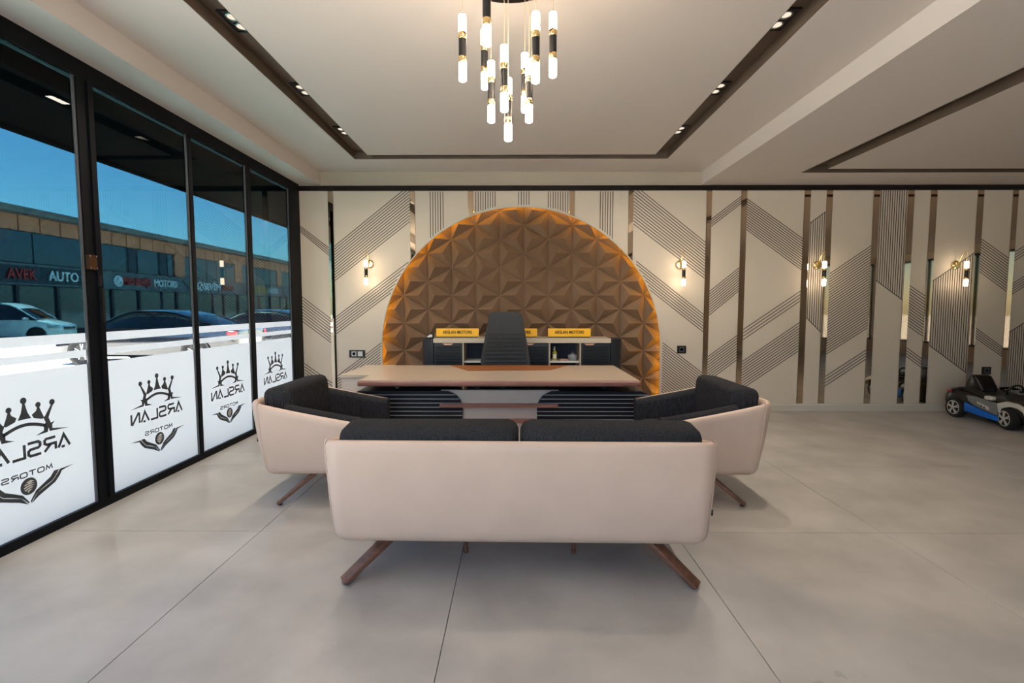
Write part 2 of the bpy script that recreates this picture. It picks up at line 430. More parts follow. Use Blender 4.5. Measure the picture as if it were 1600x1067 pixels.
BANDS = [('P0',4,-2.676,2.312,2.245,-2.318,2.037,1.946),('P0',9,-2.67,1.432,1.123,-2.318,1.159,0.857),('P0',9,-2.664,0.593,0.281,-2.318,0.343,0.036),
('P1',13,-2.25,2.056,1.636,-1.306,2.798,2.36),('P1',7,-2.25,1.18,0.968,-1.31,1.878,1.661),('P1',10,-2.25,0.432,0.12,-1.684,0.857,0.544),
('P5',13,1.459,2.803,2.329,2.353,2.1,1.661),('P5',7,1.501,1.873,1.655,2.353,1.211,0.995),('P5',19,1.849,0.859,0.245,2.353,0.478,-0.139),
('P6',4,2.418,2.384,2.297,2.781,2.664,2.579),('P6',10,2.418,1.497,1.2,2.781,1.793,1.506),('P6',10,2.418,0.68,0.364,2.781,0.952,0.642),
('P7',13,2.85,2.63,2.262,3.549,2.146,1.765),('P7',4,2.85,1.022,0.895,3.549,1.504,1.381),('P7',11,2.85,0.618,0.269,3.549,1.11,0.754),
('P9',31,3.898,1.715,0.715,4.395,2.06,1.045),('P9',4,3.898,0.432,0.31,4.395,0.768,0.652),
('P11',15,4.893,1.571,1.076,5.091,1.442,0.942),('P11',4,4.893,0.80,0.694,5.091,0.66,0.552),
('P13',13,5.741,2.142,1.745,6.09,1.906,1.499),('P13',5,5.741,1.045,0.925,6.09,0.80,0.689),
('P14',4,6.158,1.978,1.87,6.9,2.47,2.36),('P14',5,6.158,1.59,1.46,6.9,2.09,1.96)]
for p, n, xl, a0, a1, xr, b0, b1 in BANDS:
    bm = nb()
    for k in range(n):
        t = k / (n - 1); line_strip(bm, xl, a0 + (a1 - a0) * t, xr, b0 + (b1 - b0) * t)
    wobj('line_inlay', bm, 'line', panels[p][0])
for p, n, x0, x1 in (('P2',6,-1.05,-.892),('P3',9,-.487,-.248),('P3',5,.042,.17),('P3',9,.406,.647),('P4',6,1.049,1.202)):
    bm = nb()
    for k in range(n):
        x = x0 + (x1 - x0) * k / (n - 1); line_strip(bm, x, 2.734, x, 1.0)
    wobj('line_inlay', bm, 'line', panels[p][0])
def cut_band(p, n, xl, xr, tl, tr, bl, br):
    bm = nb()
    for k in range(n):
        t = (k + .5) / n; x = xl + (xr - xl) * t
        line_strip(bm, x, tl + (tr - tl) * t, x, bl + (br - bl) * t)
    if tl < 2.7: line_strip(bm, xl, tl, xr, tr)
    line_strip(bm, xl, bl, xr, br)
    wobj('line_inlay', bm, 'line', panels[p][0])
cut_band('P8', 7, 3.629, 3.82, 2.336, 2.475, 1.175, 0.99)
cut_band('P10', 12, 4.474, 4.811, 2.73, 2.73, 1.634, 1.394)
cut_band('P12', 17, 5.172, 5.662, 1.623, 1.97, 0.83, 0.478)
cut_band('P14', 30, 6.16, 7.0, 0.99, 1.56, 0.09, 0.09)

bm = nb(); box(bm, -2.75, XR, -0.006, 0.2, 2.79, 3.1); wobj('upper_wall_strip', bm, 'upper')
# solid wall behind the panels, either side of and above the arch, and behind the niche
bm = nb()
oR = AR + 0.13
prism(bm, [(-2.75, 0), (AX - oR, 0), (AX - oR, AZ)] + [(AX - oR * math.cos(PI * k / 48), AZ + oR * math.sin(PI * k / 48)) for k in range(1, 25)] + [(AX, 2.79), (-2.75, 2.79)], 'Y', PT, 0.2)
prism(bm, [(XR, 0), (AX + oR, 0), (AX + oR, AZ)] + [(AX + oR * math.cos(PI * k / 48), AZ + oR * math.sin(PI * k / 48)) for k in range(1, 25)] + [(AX, 2.79), (XR, 2.79)], 'Y', PT, 0.2)
box(bm, -2.75, XR, 0.2, 0.3, -0.05, 3.1)
wobj('wall_core', bm, 'reveal')
bm = nb(); box(bm, -2.68, XR, -0.028, 0.0, 2.732, 2.79)
trim = tag(obj('trim_1', bm, 'trimdark', loc=(0, D, 0), bevel=(.003, 1)), 'long dark brown cornice strip along the top of the panelled wall', 'cornice', kind='structure')

# faceted triangle panels in the arch niche
a = 0.354; hx = a * math.sqrt(3) / 2
def tri_mesh(flip):
    b = nb(); s = -1 if flip else 1; g = 0.0015
    V = [(s * (-hx / 3 + g), a / 2 - g * 1.7), (s * (-hx / 3 + g), -a / 2 + g * 1.7), (s * (2 * hx / 3 - 2 * g), 0)]
    v = [b.verts.new((p[0], 0, p[1])) for p in V]; c = b.verts.new((0, -0.082, 0)); w = [b.verts.new((p[0], 0.012, p[1])) for p in V]
    fs = []
    for i in range(3):
        j = (i + 1) % 3; fs += [b.faces.new((v[i], v[j], c)), b.faces.new((v[j], v[i], w[i], w[j]))]
    fs.append(b.faces.new(w)); bmesh.ops.recalc_face_normals(b, faces=fs)
    me = bpy.data.meshes.new('triangle_panel'); b.to_mesh(me); b.free(); me.materials.append(M['facet']); return me
TM = [tri_mesh(False), tri_mesh(True)]
niche_y = 0.135
vx, vz = 0.1096, 2.3365
for ci in range(-8, 9):
    for ri in range(-16, 6):
        # lattice vertical edge at column ci
        ex = vx + ci * hx; ez = vz + ri * a + (0 if ci % 2 == 0 else a / 2) - a / 2
        for fl in (0, 1):
            cxx = ex + (hx / 3 if not fl else -hx / 3)
            far = max(math.hypot(max(abs(cxx - AX) - hx * .6, 0), max(ez - a / 2 - AZ, 0)), 0)
            if far < AR + 0.06 and ez > -0.02 and abs(cxx - AX) < AR + .1 + hx * .4:
                if ez - a / 2 < -0.03: continue
                inst('triangle_panel', TM[fl], wall_back, (cxx, niche_y, ez))
bm = nb(); box(bm, AX - oR, AX + oR, 0.148, 0.2, 0, AZ + oR); wobj('niche_backing', bm, 'facet')
# amber LED strip hidden behind the lip of the arch
bm = nb(); lr = AR + 0.03; lw_ = .012
pts = [(AX - lr, 0.05)] + [(AX - lr * math.cos(PI * k / 64), AZ + lr * math.sin(PI * k / 64)) for k in range(65)] + [(AX + lr, 0.05)]
ptso = [(AX - lr - lw_, 0.05)] + [(AX - (lr + lw_) * math.cos(PI * k / 64), AZ + (lr + lw_) * math.sin(PI * k / 64)) for k in range(65)] + [(AX + lr + lw_, 0.05)]
for i in range(len(pts) - 1): prism(bm, [pts[i], pts[i + 1], ptso[i + 1], ptso[i]], 'Y', PT + .0005, PT + .0025)
led = tag(obj('led_strip', bm, 'amber', loc=(0, D, 0)), 'amber LED strip glowing behind the rim of the arched niche', 'light strip')
bm = nb(); rr_ = AR - .004
tube(bm, [(AX - rr_, 0.004, 0.0), (AX - rr_, 0.004, AZ * .5)] + [(AX - rr_ * math.cos(PI * k / 80), 0.004, AZ + rr_ * math.sin(PI * k / 80)) for k in range(81)] + [(AX + rr_, 0.004, AZ * .5), (AX + rr_, 0.004, 0.0)], .009, 8)
wobj('arch_rim', bm, 'white_trim', smooth=60)
bm = nb()
prof = [(-.018, 0), (-.018, .07), (-.012, .078), (-.012, .09), (0, .092), (0, 0)]
for x0, x1 in ((-2.67, AX - AR), (AX + AR, XR)):
    prism(bm, [(D + p[0], p[1]) for p in prof], 'X', x0, x1)
tag(obj('baseboard_back', bm, 'white_trim'), 'white moulded baseboard along the foot of the panelled wall', 'baseboard', kind='structure')

# ------------------------------------------------------------------ other walls (behind the camera, far right)
bm = nb()
def wall_with_holes(bm, axis, a0, a1, u0, u1, z1, holes):
    us = sorted(set([u0, u1] + [h for q in holes for h in q[:2]]))
    for ua, ub in zip(us, us[1:]):
        hz = [q for q in holes if q[0] <= ua and ub <= q[1]]
        zz = [(0, z1)] if not hz else [(0, hz[0][2]), (hz[0][3], z1)]
        for q0, q1 in zz:
            if q1 - q0 < 1e-4: continue
            if axis == 'Y': box(bm, ua, ub, a0, a1, q0, q1)
            else: box(bm, a0, a1, ua, ub, q0, q1)
wall_with_holes(bm, 'Y', YB - .2, YB, -2.95, XR + .2, 3.1, [(-2.5, 1.6, 0.06, 2.75), (9.3, 10.8, 0.35, 2.6)])
tag(obj('wall_rear', bm, 'panel'), 'unseen cream wall behind the camera with a wide window opening added for daylight', 'wall', kind='structure')
bm = nb()
wall_with_holes(bm, 'X', XR, XR + .2, YB, D + .2, 3.1, [(-2.4, 1.7, 0.35, 2.6)])
tag(obj('wall_right', bm, 'panel'), 'cream wall with a glazed front at the far right', 'wall', kind='structure')
def plain_window(name, label, axis, c, u0, u1, z0, z1, n, gm='clear'):
    t = thing(name, label, 'window', kind='structure')
    def bx(b, ua, ub, q0, q1, e=.03):
        if axis == 'Y': box(b, ua, ub, c - e, c + e, q0, q1)
        else: box(b, c - e, c + e, ua, ub, q0, q1)
    b = nb(); f = .05
    for r in ((u0, u1, z0, z0 + f), (u0, u1, z1 - f, z1), (u0, u0 + f, z0, z1), (u1 - f, u1, z0, z1)): bx(b, *r)
    obj('window_frame', b, 'black_alu', t)
    for k in range(1, n):
        u = u0 + (u1 - u0) * k / n; b = nb(); bx(b, u - .03, u + .03, z0 + f, z1 - f); obj('mullion', b, 'black_alu', t)
    for k in range(n):
        b = nb(); bx(b, u0 + (u1 - u0) * k / n + .03, u0 + (u1 - u0) * (k + 1) / n - .03, z0 + f, z1 - f, .004); obj('pane', b, gm, t)
plain_window('window_12', 'wide clear window added behind the camera for frontal daylight', 'Y', YB - .1, -2.5, 1.6, .06, 2.75, 4)  # unseen window, added to light the sofa back and front floor
plain_window('window_14', 'small window of light-dimming grey glass at the far right end of the wall behind the camera', 'Y', YB - .1, 9.3, 10.8, .35, 2.6, 2, 'dimglass')
plain_window('window_13', 'shop window of light-dimming grey glass at the far right, seen only in the mirror strips', 'X', XR + .1, -2.4, 1.7, .35, 2.6, 3, 'dimglass')

# ------------------------------------------------------------------ window wall on the left
FX0, FX1 = -2.703, XW       # frame depth
win_names = {1: 'nearest the camera, its logo cut off by the picture edge', 2: 'second from the left, right of the wide post with the latch', 3: 'third from the left in the window wall', 4: 'narrowest looking, beside the back wall'}
panes = [(2.19, 3.075), (3.182, 4.10), (4.143, 4.974), (5.048, 5.906)]
yy = 2.12
while yy > YB + .5:
    panes.append((max(yy - .88, YB + .06), yy)); yy -= .95
def stroke_letters(bm, txt, u0, u1, v0, v1, w, a0, a1, gap=.22):
    G = {'A': [[(0, 0), (.5, 1), (1, 0)], [(.46, .02), (.74, .02)]],
         'R': [[(0, 0), (0, .52), (.72, .52), (.9, .64), (.9, .88), (.76, 1), (0, 1)], [(.42, .5), (.95, 0)]],
         'S': [[(1, 1), (.2, 1), (.05, .88), (.05, .64), (.2, .52), (.82, .5), (.97, .38), (.97, .12), (.82, 0), (0, 0)]],
         'L': [[(.05, 1), (.05, 0), (.95, 0)]], 'N': [[(0, 0), (0, .95), (.12, 1), (.88, 0), (1, .05), (1, 1)]],
         'M': [[(0, 0), (.14, 1), (.5, .25), (.86, 1), (1, 0)]], 'T': [[(0, 1), (1, 1)], [(.5, 1), (.5, 0)]]}
    n = len(txt); cw = (u1 - u0) / (n + (n - 1) * gap)
    for i, ch in enumerate(txt):
        x0 = u0 + i * cw * (1 + gap)
        if ch == 'O':
            pts = [(.5 + .5 * math.copysign(abs(math.cos(q)) ** .55, math.cos(q)), .5 + .5 * math.copysign(abs(math.sin(q)) ** .55, math.sin(q))) for q in [2 * PI * k / 16 for k in range(16)]]
            polyline(bm, [(x0 + p[0] * cw, v0 + p[1] * (v1 - v0)) for p in pts], w, 'X', a0, a1, closed=True)
        else:
            for st in G[ch]: polyline(bm, [(x0 + p[0] * cw, v0 + p[1] * (v1 - v0)) for p in st], w, 'X', a0, a1)
def disc_pts(c, r, n=20, ry=None): return [(c[0] + r * math.cos(2 * PI * k / n), c[1] + (ry or r) * math.sin(2 * PI * k / n)) for k in range(n)]
def logo(parent, yc, zc=0.5):
    a0, a1 = -2.6895, -2.6887
    def put(bm, name, m='logo', off=0.0):
        for v in bm.verts: v.co.y += yc; v.co.z += zc; v.co.x += off
        return obj(name, bm, m, parent)
    def both(pts): return [pts, [(-p[0], p[1]) for p in pts]]
    # crown, symmetrical about u = 0
    bm = nb()
    for c, r in (((-.165, .250), .017), ((.165, .250), .017), ((-.081, .250), .0155), ((.081, .250), .0155), ((0, .287), .018)):
        prism(bm, disc_pts(c, r), 'X', a0, a1)
    prism(bm, [(-.006, .272), (.006, .272), (.018, .220), (.037, .184), (-.037, .184), (-.018, .220)], 'X', a0, a1)
    for s in both([(-.086, .238), (-.076, .238), (-.068, .218), (-.042, .200), (-.052, .180), (-.100, .164), (-.112, .172), (-.100, .200)]): prism(bm, s, 'X', a0, a1)
    for s in both([(-.170, .236), (-.158, .236), (-.118, .178), (-.108, .168), (-.120, .140), (-.108, .128), (-.106, .096), (-.060, .079), (-.128, .082), (-.134, .108), (-.142, .084), (-.264, .078), (-.158, .098), (-.158, .120), (-.174, .136), (-.150, .132), (-.138, .165)]): prism(bm, s, 'X', a0, a1)
    top = [(-.118 + .236 * k / 14, .132 + .030 * math.sin(PI * k / 14)) for k in range(15)]
    bot = [(-.118 + .236 * k / 14, .112 + .032 * math.sin(PI * k / 14)) for k in range(15)]
    prism(bm, top + bot[::-1], 'X', a0, a1)
    put(bm, 'crown_emblem')
    # mirrored lettering: reads from outside, so letters run towards the camera here
    bm = nb(); stroke_letters(bm, 'ARSLAN', -.262, .262, -.028, .044, .0155, a0, a1)
    for v in bm.verts: v.co.y = -v.co.y
    bmesh.ops.reverse_faces(bm, faces=bm.faces[:]); put(bm, 'lettering_arslan')
    bm = nb(); stroke_letters(bm, 'MOTORS', -.142, .142, -.134, -.108, .0066, a0, a1, .3)
    for v in bm.verts: v.co.y = -v.co.y
    bmesh.ops.reverse_faces(bm, faces=bm.faces[:]); put(bm, 'lettering_motors')
    bm = nb()
    for s in both([(-.280, -.152), (-.188, -.154), (-.170, -.176), (-.140, -.206), (-.096, -.224), (-.045, -.244), (-.008, -.290), (-.020, -.284), (-.056, -.262), (-.105, -.242), (-.155, -.220), (-.185, -.190), (-.200, -.166)]): prism(bm, s, 'X', a0, a1)
    for s in both([(-.182, -.153), (-.152, -.152), (-.128, -.180), (-.086, -.202), (-.038, -.228), (-.004, -.276), (-.006, -.286), (-.042, -.245), (-.092, -.222), (-.138, -.204), (-.166, -.176)]): prism(bm, s, 'X', a0, a1 )
    put(bm, 'wing_emblem')
    bm = nb(); prism(bm, disc_pts((0, -.190), .047, 28), 'X', a0, a1); put(bm, 'emblem_disc')
    bm = nb()
    for pts in ([(.030, -.168), (.010, -.158), (-.016, -.166), (-.006, -.170), (.012, -.170)], [(.034, -.180), (.008, -.172), (-.020, -.174), (-.028, -.182), (-.010, -.180), (.010, -.180)],
                [(.034, -.190), (.006, -.184), (-.014, -.186), (-.030, -.192), (-.026, -.199), (-.012, -.194), (.010, -.193)], [(.028, -.200), (.004, -.196), (-.012, -.200), (-.026, -.206), (-.020, -.213), (-.006, -.206), (.010, -.204)],
                [(.018, -.211), (.002, -.208), (-.010, -.214), (-.006, -.226), (.004, -.216)]): prism(bm, pts, 'X', a0, a1)
    put(bm, 'lion_head_emblem', 'logo_light', .0006)
for i, (y0, y1) in enumerate(panes):
    n = i + 1
    lab = 'frosted-film glass door pane, ' + win_names[n] if n in win_names else 'unseen glass door pane of the street front beside the camera, left clear for daylight, number %d from the picture edge' % (n - 4)
    t = thing('window_%d' % n, lab, 'window', (0, 0, 0), kind='structure')
    b = nb(); box(b, -2.700, -2.692, y0, y1, .054, 2.70); obj('pane', b, 'glass', t)
    for z0, z1 in ((.056, .943), (.99, 1.033), (1.08, 1.137)) if n <= 4 else ():  # unseen panes beyond the fourth stay bare to let in more daylight
        b = nb(); vs = [b.verts.new(p) for p in ((-2.6905, y0 + .004, z0), (-2.6905, y1 - .006, z0), (-2.6905, y1 - .006, z1), (-2.6905, y0 + .004, z1))]; b.faces.new(vs)
        obj('frosted_film', b, 'film', t)
    if n <= 4:
        b = nb(); vs = [b.verts.new(p) for p in ((-2.6908, y0, 1.137), (-2.6908, y1, 1.137), (-2.6908, y1, 2.70), (-2.6908, y0, 2.70))]; b.faces.new(vs)
        obj('tint_film', b, 'tint', t)
    b = nb(); box(b, -2.686, -2.672, y0, y1, 2.700, 2.709); obj('glazing_bead', b, 'alu', t)
    b = nb(); box(b, -2.69, -2.68, y1 - .014, y1, .054, 2.70); obj('edge_seal', b, 'socket_g', t)
    if n <= 4: logo(t, (2.648, 3.653, 4.569, 5.486)[n - 1])
tr = thing('window_frame', 'black aluminium frame of the glass street front', 'window frame', (0, 0, 0), kind='structure')
b = nb(); box(b, FX0, FX1, YB, D, 0, .054); obj('bottom_rail', b, 'black_alu', tr, bevel=(.004, 1))
b = nb(); box(b, FX0, FX1, YB, D, 2.70, 2.81); obj('top_rail', b, 'black_alu', tr, bevel=(.004, 1))
ps = sorted(panes); gaps = [(YB, ps[0][0])] + [(p[1], q[0]) for p, q in zip(ps, ps[1:])] + [(ps[-1][1], D)]
for g0, g1 in gaps:
    if g1 - g0 < .01: continue
    b = nb()
    if 3.0 < g0 < 3.1:
        box(b, FX0, FX1, g0, g0 + .066, .054, 2.70); box(b, FX0, FX1 + .012, g0 + .069, g1, .054, 2.70)
    else: box(b, FX0, FX1, g0, g1, .054, 2.70)
    o = obj('mullion', b, 'black_alu', tr, bevel=(.004, 1))
    if 3.0 < g0 < 3.1:
        b = nb(); box(b, -2.672, -2.650, 3.075, 3.135, 1.535, 1.625); obj('brass_latch', b, 'latch', o, bevel=(.004, 2))
        b = nb()
        for yq in (3.082, 3.128):
            for zq in (1.543, 1.617): lathe(b, [(.005, 0), (.005, .004), (.002, .006)], 8, (-2.650, yq, zq), 'X')
        obj('screw', b, 'chrome', o)
        b = nb(); box(b, -2.66, -2.640, 3.148, 3.166, 1.20, 1.42); obj('pull_handle', b, 'blackp', o, bevel=(.004, 2))
        b = nb(); box(b, -2.66, -2.650, 3.143, 3.164, 1.435, 1.50); obj('key_plate', b, 'blackp', o, bevel=(.003, 1))

# ------------------------------------------------------------------ outside: awning, street, building, cars
aw = thing('awning', 'dark flat awning over the pavement outside the glass front', 'awning', (-3.7, 0, 2.9))
def aobj(name, m, x0, x1, y0, y1, z0, z1):
    b = nb(); box(b, x0 + 3.7, x1 + 3.7, y0, y1, z0 - 2.9, z1 - 2.9); return obj(name, b, m, aw)
aobj('soffit_board', 'soffit', -4.6, -2.97, -9, 17.0, 2.96, 3.02)
aobj('fascia', 'soffit', -4.68, -4.6, -9, 17.0, 2.925, 3.25)
aobj('shutter_box', 'soffit', -3.42, -3.16, -9, 17.0, 2.80, 2.96)
for yq in (1.5, -4):
    aobj('cross_beam', 'soffit', -4.6, -3.42, yq, yq + .14, 2.86, 2.96)
b = nb(); box(b, -2.95, -2.74, YB - .2, D + .3, 2.81, 3.6)
tag(obj('wall_left', b, 'darkwall'), 'dark wall strip above the glass street front', 'wall', kind='structure')
b = nb(); box(b, -120, 90, -90, 140, -.28, -.20)
tag(obj('street', b, 'asphalt'), 'sunlit pale concrete street outside', 'street', kind='structure')
b = nb(); box(b, -4.7, XR + 2, YB - 2, D + 12, -.2, -.06); tag(obj('pavement', b, 'asphalt'), 'raised concrete pavement around the showroom', 'pavement', kind='structure')
b = nb(); box(b, XR + .2 - 14, XR + .4, YB - .3, D + .5, 3.1, 3.3); tag(obj('roof', b, 'darkwall'), 'flat roof over the showroom', 'roof', kind='structure')

BX = -26.0
bd = thing('shop_building', 'long two-storey shop building across the street with tan cladding and grey sign band', 'building', (BX, 30, -.2))
def bobj(name, m, x0, x1, y0, y1, z0, z1, parent=None):
    b = nb(); box(b, x0 - BX, x1 - BX, y0 - 30, y1 - 30, z0 + .2, z1 + .2); return obj(name, b, m, parent or bd)
bobj('wall', 'darkwall', BX - 12, BX - .15, -30, 95, -.2, 6.2)
rf = bobj('roof', 'roofmetal', BX - 13, BX + .9, -30, 95, 6.36, 6.46)
bobj('roof_soffit', 'roofmetal', BX - 1, BX + .8, -30, 95, 6.16, 6.36, rf)
yq = 20.0; k = 0
while yq < 75:                                  # tan cladding boards under the roof
    bobj('cladding_panel', 'clad', BX - .15, BX, yq, yq + 1.12, 5.36, 6.16); yq += 1.2
def facY(x): return 26.0 * 770 / (805 - x)
# upper windows, one bay after the other: (start, end) along the facade
bays = [(14, 29.9, 'strip'), (facY(160), facY(275), 'wide'), (facY(291), facY(369), 'strip'), (facY(380), facY(434), 'strip'), (facY(441), 78, 'strip')]
for (y0, y1, kind), pn in zip(bays, (5, 5, 5, 5, 5)):
    fr = bobj('window_frame', 'bandnavy', BX - .16, BX - .10, y0, y1, 3.62, 5.36)
    for k in range(pn):
        a0 = y0 + (y1 - y0) * k / pn; a1 = y0 + (y1 - y0) * (k + 1) / pn
        if kind == 'wide': a0, a1 = ((y0, y0 + 2.1), (y0 + 2.25, y0 + 2.95), (y0 + 3.05, y0 + 5.0), (y0 + 5.15, y0 + 5.9), (y0 + 6.0, y1 - .15))[k]
        bobj('window_pane', 'bandnavy' if (kind == 'wide' and k in (1, 3)) else 'pane', BX - .11, BX - .06, a0 + .05, a1 - .05, 3.70, 5.30, fr)
for (a, b_) in ((29.9, facY(160)), (facY(275), facY(291)), (facY(369), facY(380)), (facY(434), facY(441))):
    for z0, z1 in ((3.62, 4.18), (4.2, 4.76), (4.78, 5.34)): bobj('cladding_panel', 'clad', BX - .15, BX, a + .02, b_ - .02, z0, z1)
bobj('ledge', 'band', BX - .15, BX + .25, -30, 95, 3.50, 3.62)
bobj('sign_band', 'bandnavy', BX - .15, BX + .15, -30, 30.2, 2.60, 3.50)
sb = bobj('sign_band', 'band', BX - .15, BX + .15, 30.25, 95, 2.60, 3.50)
for yq in (facY(281), facY(375), facY(437)):
    b = nb(); prism(b, [(yq - 30, 3.64), (yq + .25 - 30, 3.64), (yq + 1.2 - 30, 2.8), (yq + .95 - 30, 2.8)], 'X', .15, .19); obj('band_divider', b, 'darkwall', bd)
bobj('lower_ledge', 'band', BX - .15, BX + .2, -30, 95, 2.50, 2.60)
def sign(txt, x0, x1, m, h):
    y0, y1 = facY(x0), facY(x1)
    text_obj('sign_lettering', txt, h, m, bd, (.20, (y0 + y1) / 2 - 30, 3.24), (PI / 2, 0, PI / 2), .03, y1 - y0)
sign('AVEK', 4, 52, 'signred', .75); sign('AUTO', 71, 118, 'signwhite', .75)
sign('MENEKŞE', 188, 233, 'signred', .70); sign('MOTORS', 237, 273, 'signwhite', .70)
sign('SEVİM', 315, 341, 'signwhite', .75); sign('AUTO', 344, 362, 'signred', .70)
sign('ERİN', 396, 416, 'signgold', .8); sign('AUTO', 417, 432, 'signwhite', .75)
def roundel(x, r, m1='signwhite', m2='bandnavy'):
    y = facY(x)
    b = nb(); lathe(b, [(r, .15), (r, .22), (r * .9, .24)], 24, (0, y - 30, 3.24), 'X'); o = obj('round_logo', b, m1, bd)
    b = nb(); lathe(b, [(r * .72, .235), (r * .72, .25)], 24, (0, y - 30, 3.24), 'X'); obj('logo_ring', b, m2, o)
    b = nb()
    for q in (0, 2): prism(b, [(y - 30, 3.24)] + [(y - 30 + r * .62 * math.cos(PI / 2 * q + PI / 2 * k / 6), 3.24 + r * .62 * math.sin(PI / 2 * q + PI / 2 * k / 6)) for k in range(7)], 'X', .25, .265)
    obj('logo_quarters', b, 'signwhite', o)
roundel(129.5, .28); roundel(181, .36, 'signwhite', 'lens'); roundel(309.5, .38)
# ground-floor shop fronts
yq = 12.0; k = 0
while yq < 74:
    w = 2.3 if k % 3 else 1.5
    bobj('shop_window', 'pane', BX - .15, BX - .08, yq + .08, yq + w - .08, .1, 2.46)
    bobj('shop_post', 'band' if k % 3 == 0 else 'darkwall', BX - .15, BX + .02, yq - .1, yq + .08, -.2, 2.5); yq += w; k += 1

def catmull(pts, n):
    out = []
    for i in range(len(pts) - 1):
        p0 = pts[max(i - 1, 0)]; p1 = pts[i]; p2 = pts[i + 1]; p3 = pts[min(i + 2, len(pts) - 1)]
        for k in range(n):
            t = k / n
            out.append(tuple(.5 * (2 * b + (c - a) * t + (2 * a - 5 * b + 4 * c - d) * t * t + (3 * b - a - 3 * c + d) * t ** 3) for a, b, c, d in zip(p0, p1, p2, p3)))
    out.append(tuple(pts[-1])); return out
def loft(bm, rings, cap=True):
    R = [[bm.verts.new(p) for p in r] for r in rings]; fs = []
    n = len(R[0])
    for A, B in zip(R, R[1:]):
        for k in range(n): fs.append(bm.faces.new((A[k], A[(k + 1) % n], B[(k + 1) % n], B[k])))
    if cap: fs.append(bm.faces.new(R[0][::-1])); fs.append(bm.faces.new(R[-1]))
    bmesh.ops.recalc_face_normals(bm, faces=fs)
def body_ring(x, w, zb, zt, crown=.02):
    half = [(0, zb), (.78 * w, zb), (.95 * w, zb + .06), (w, zb + .45 * (zt - zb)), (.985 * w, zb + .72 * (zt - zb)), (.93 * w, zt - .03), (.82 * w, zt), (.4 * w, zt + crown)]
    full = half + [(0, zt + crown * 1.2)] + [(-p[0], p[1]) for p in half[::-1][:-1]]
    return [(x, p[0], p[1]) for p in full]
def wheel(parent, x, y, r, w, side, spokes=5, steer=0.0, rimmat='rim'):
    t = nb(); lathe(t, [(r * .66, -w / 2), (r * .93, -w / 2), (r, -w * .32), (r, w * .32), (r * .93, w / 2), (r * .66, w / 2), (r * .62, 0)], 28, (0, 0, 0), 'Y')
    o = obj('tire', t, 'tire', parent, smooth=40, loc=(x, y, r)); o.rotation_euler = (0, 0, steer)
    b = nb(); ys = side * w * .36
    lathe(b, [(r * .70, ys), (r * .70, ys + side * .012), (r * .63, ys + side * .012), (r * .63, ys)], 28, (0, 0, 0), 'Y')
    for k in range(spokes):
        a = 2 * PI * k / spokes + PI / 2; da = .16
        for s in (-1, 1):
            bar(b, (r * .12 * math.cos(a), ys + side * .012, r * .12 * math.sin(a)), (r * .64 * math.cos(a + s * da), ys + side * .006, r * .64 * math.sin(a + s * da)), r * .085, .02, Vector((0, 1, 0)))
    lathe(b, [(r * .16, ys), (r * .16, ys + side * .02), (r * .08, ys + side * .024)], 14, (0, 0, 0), 'Y')
    obj('rim', b, rimmat, o, smooth=30)
    b = nb(); lathe(b, [(r * .64, ys - side * .03), (r * .64, ys - side * .02)], 20, (0, 0, 0), 'Y'); obj('brake_disc', b, 'toyblack', o)
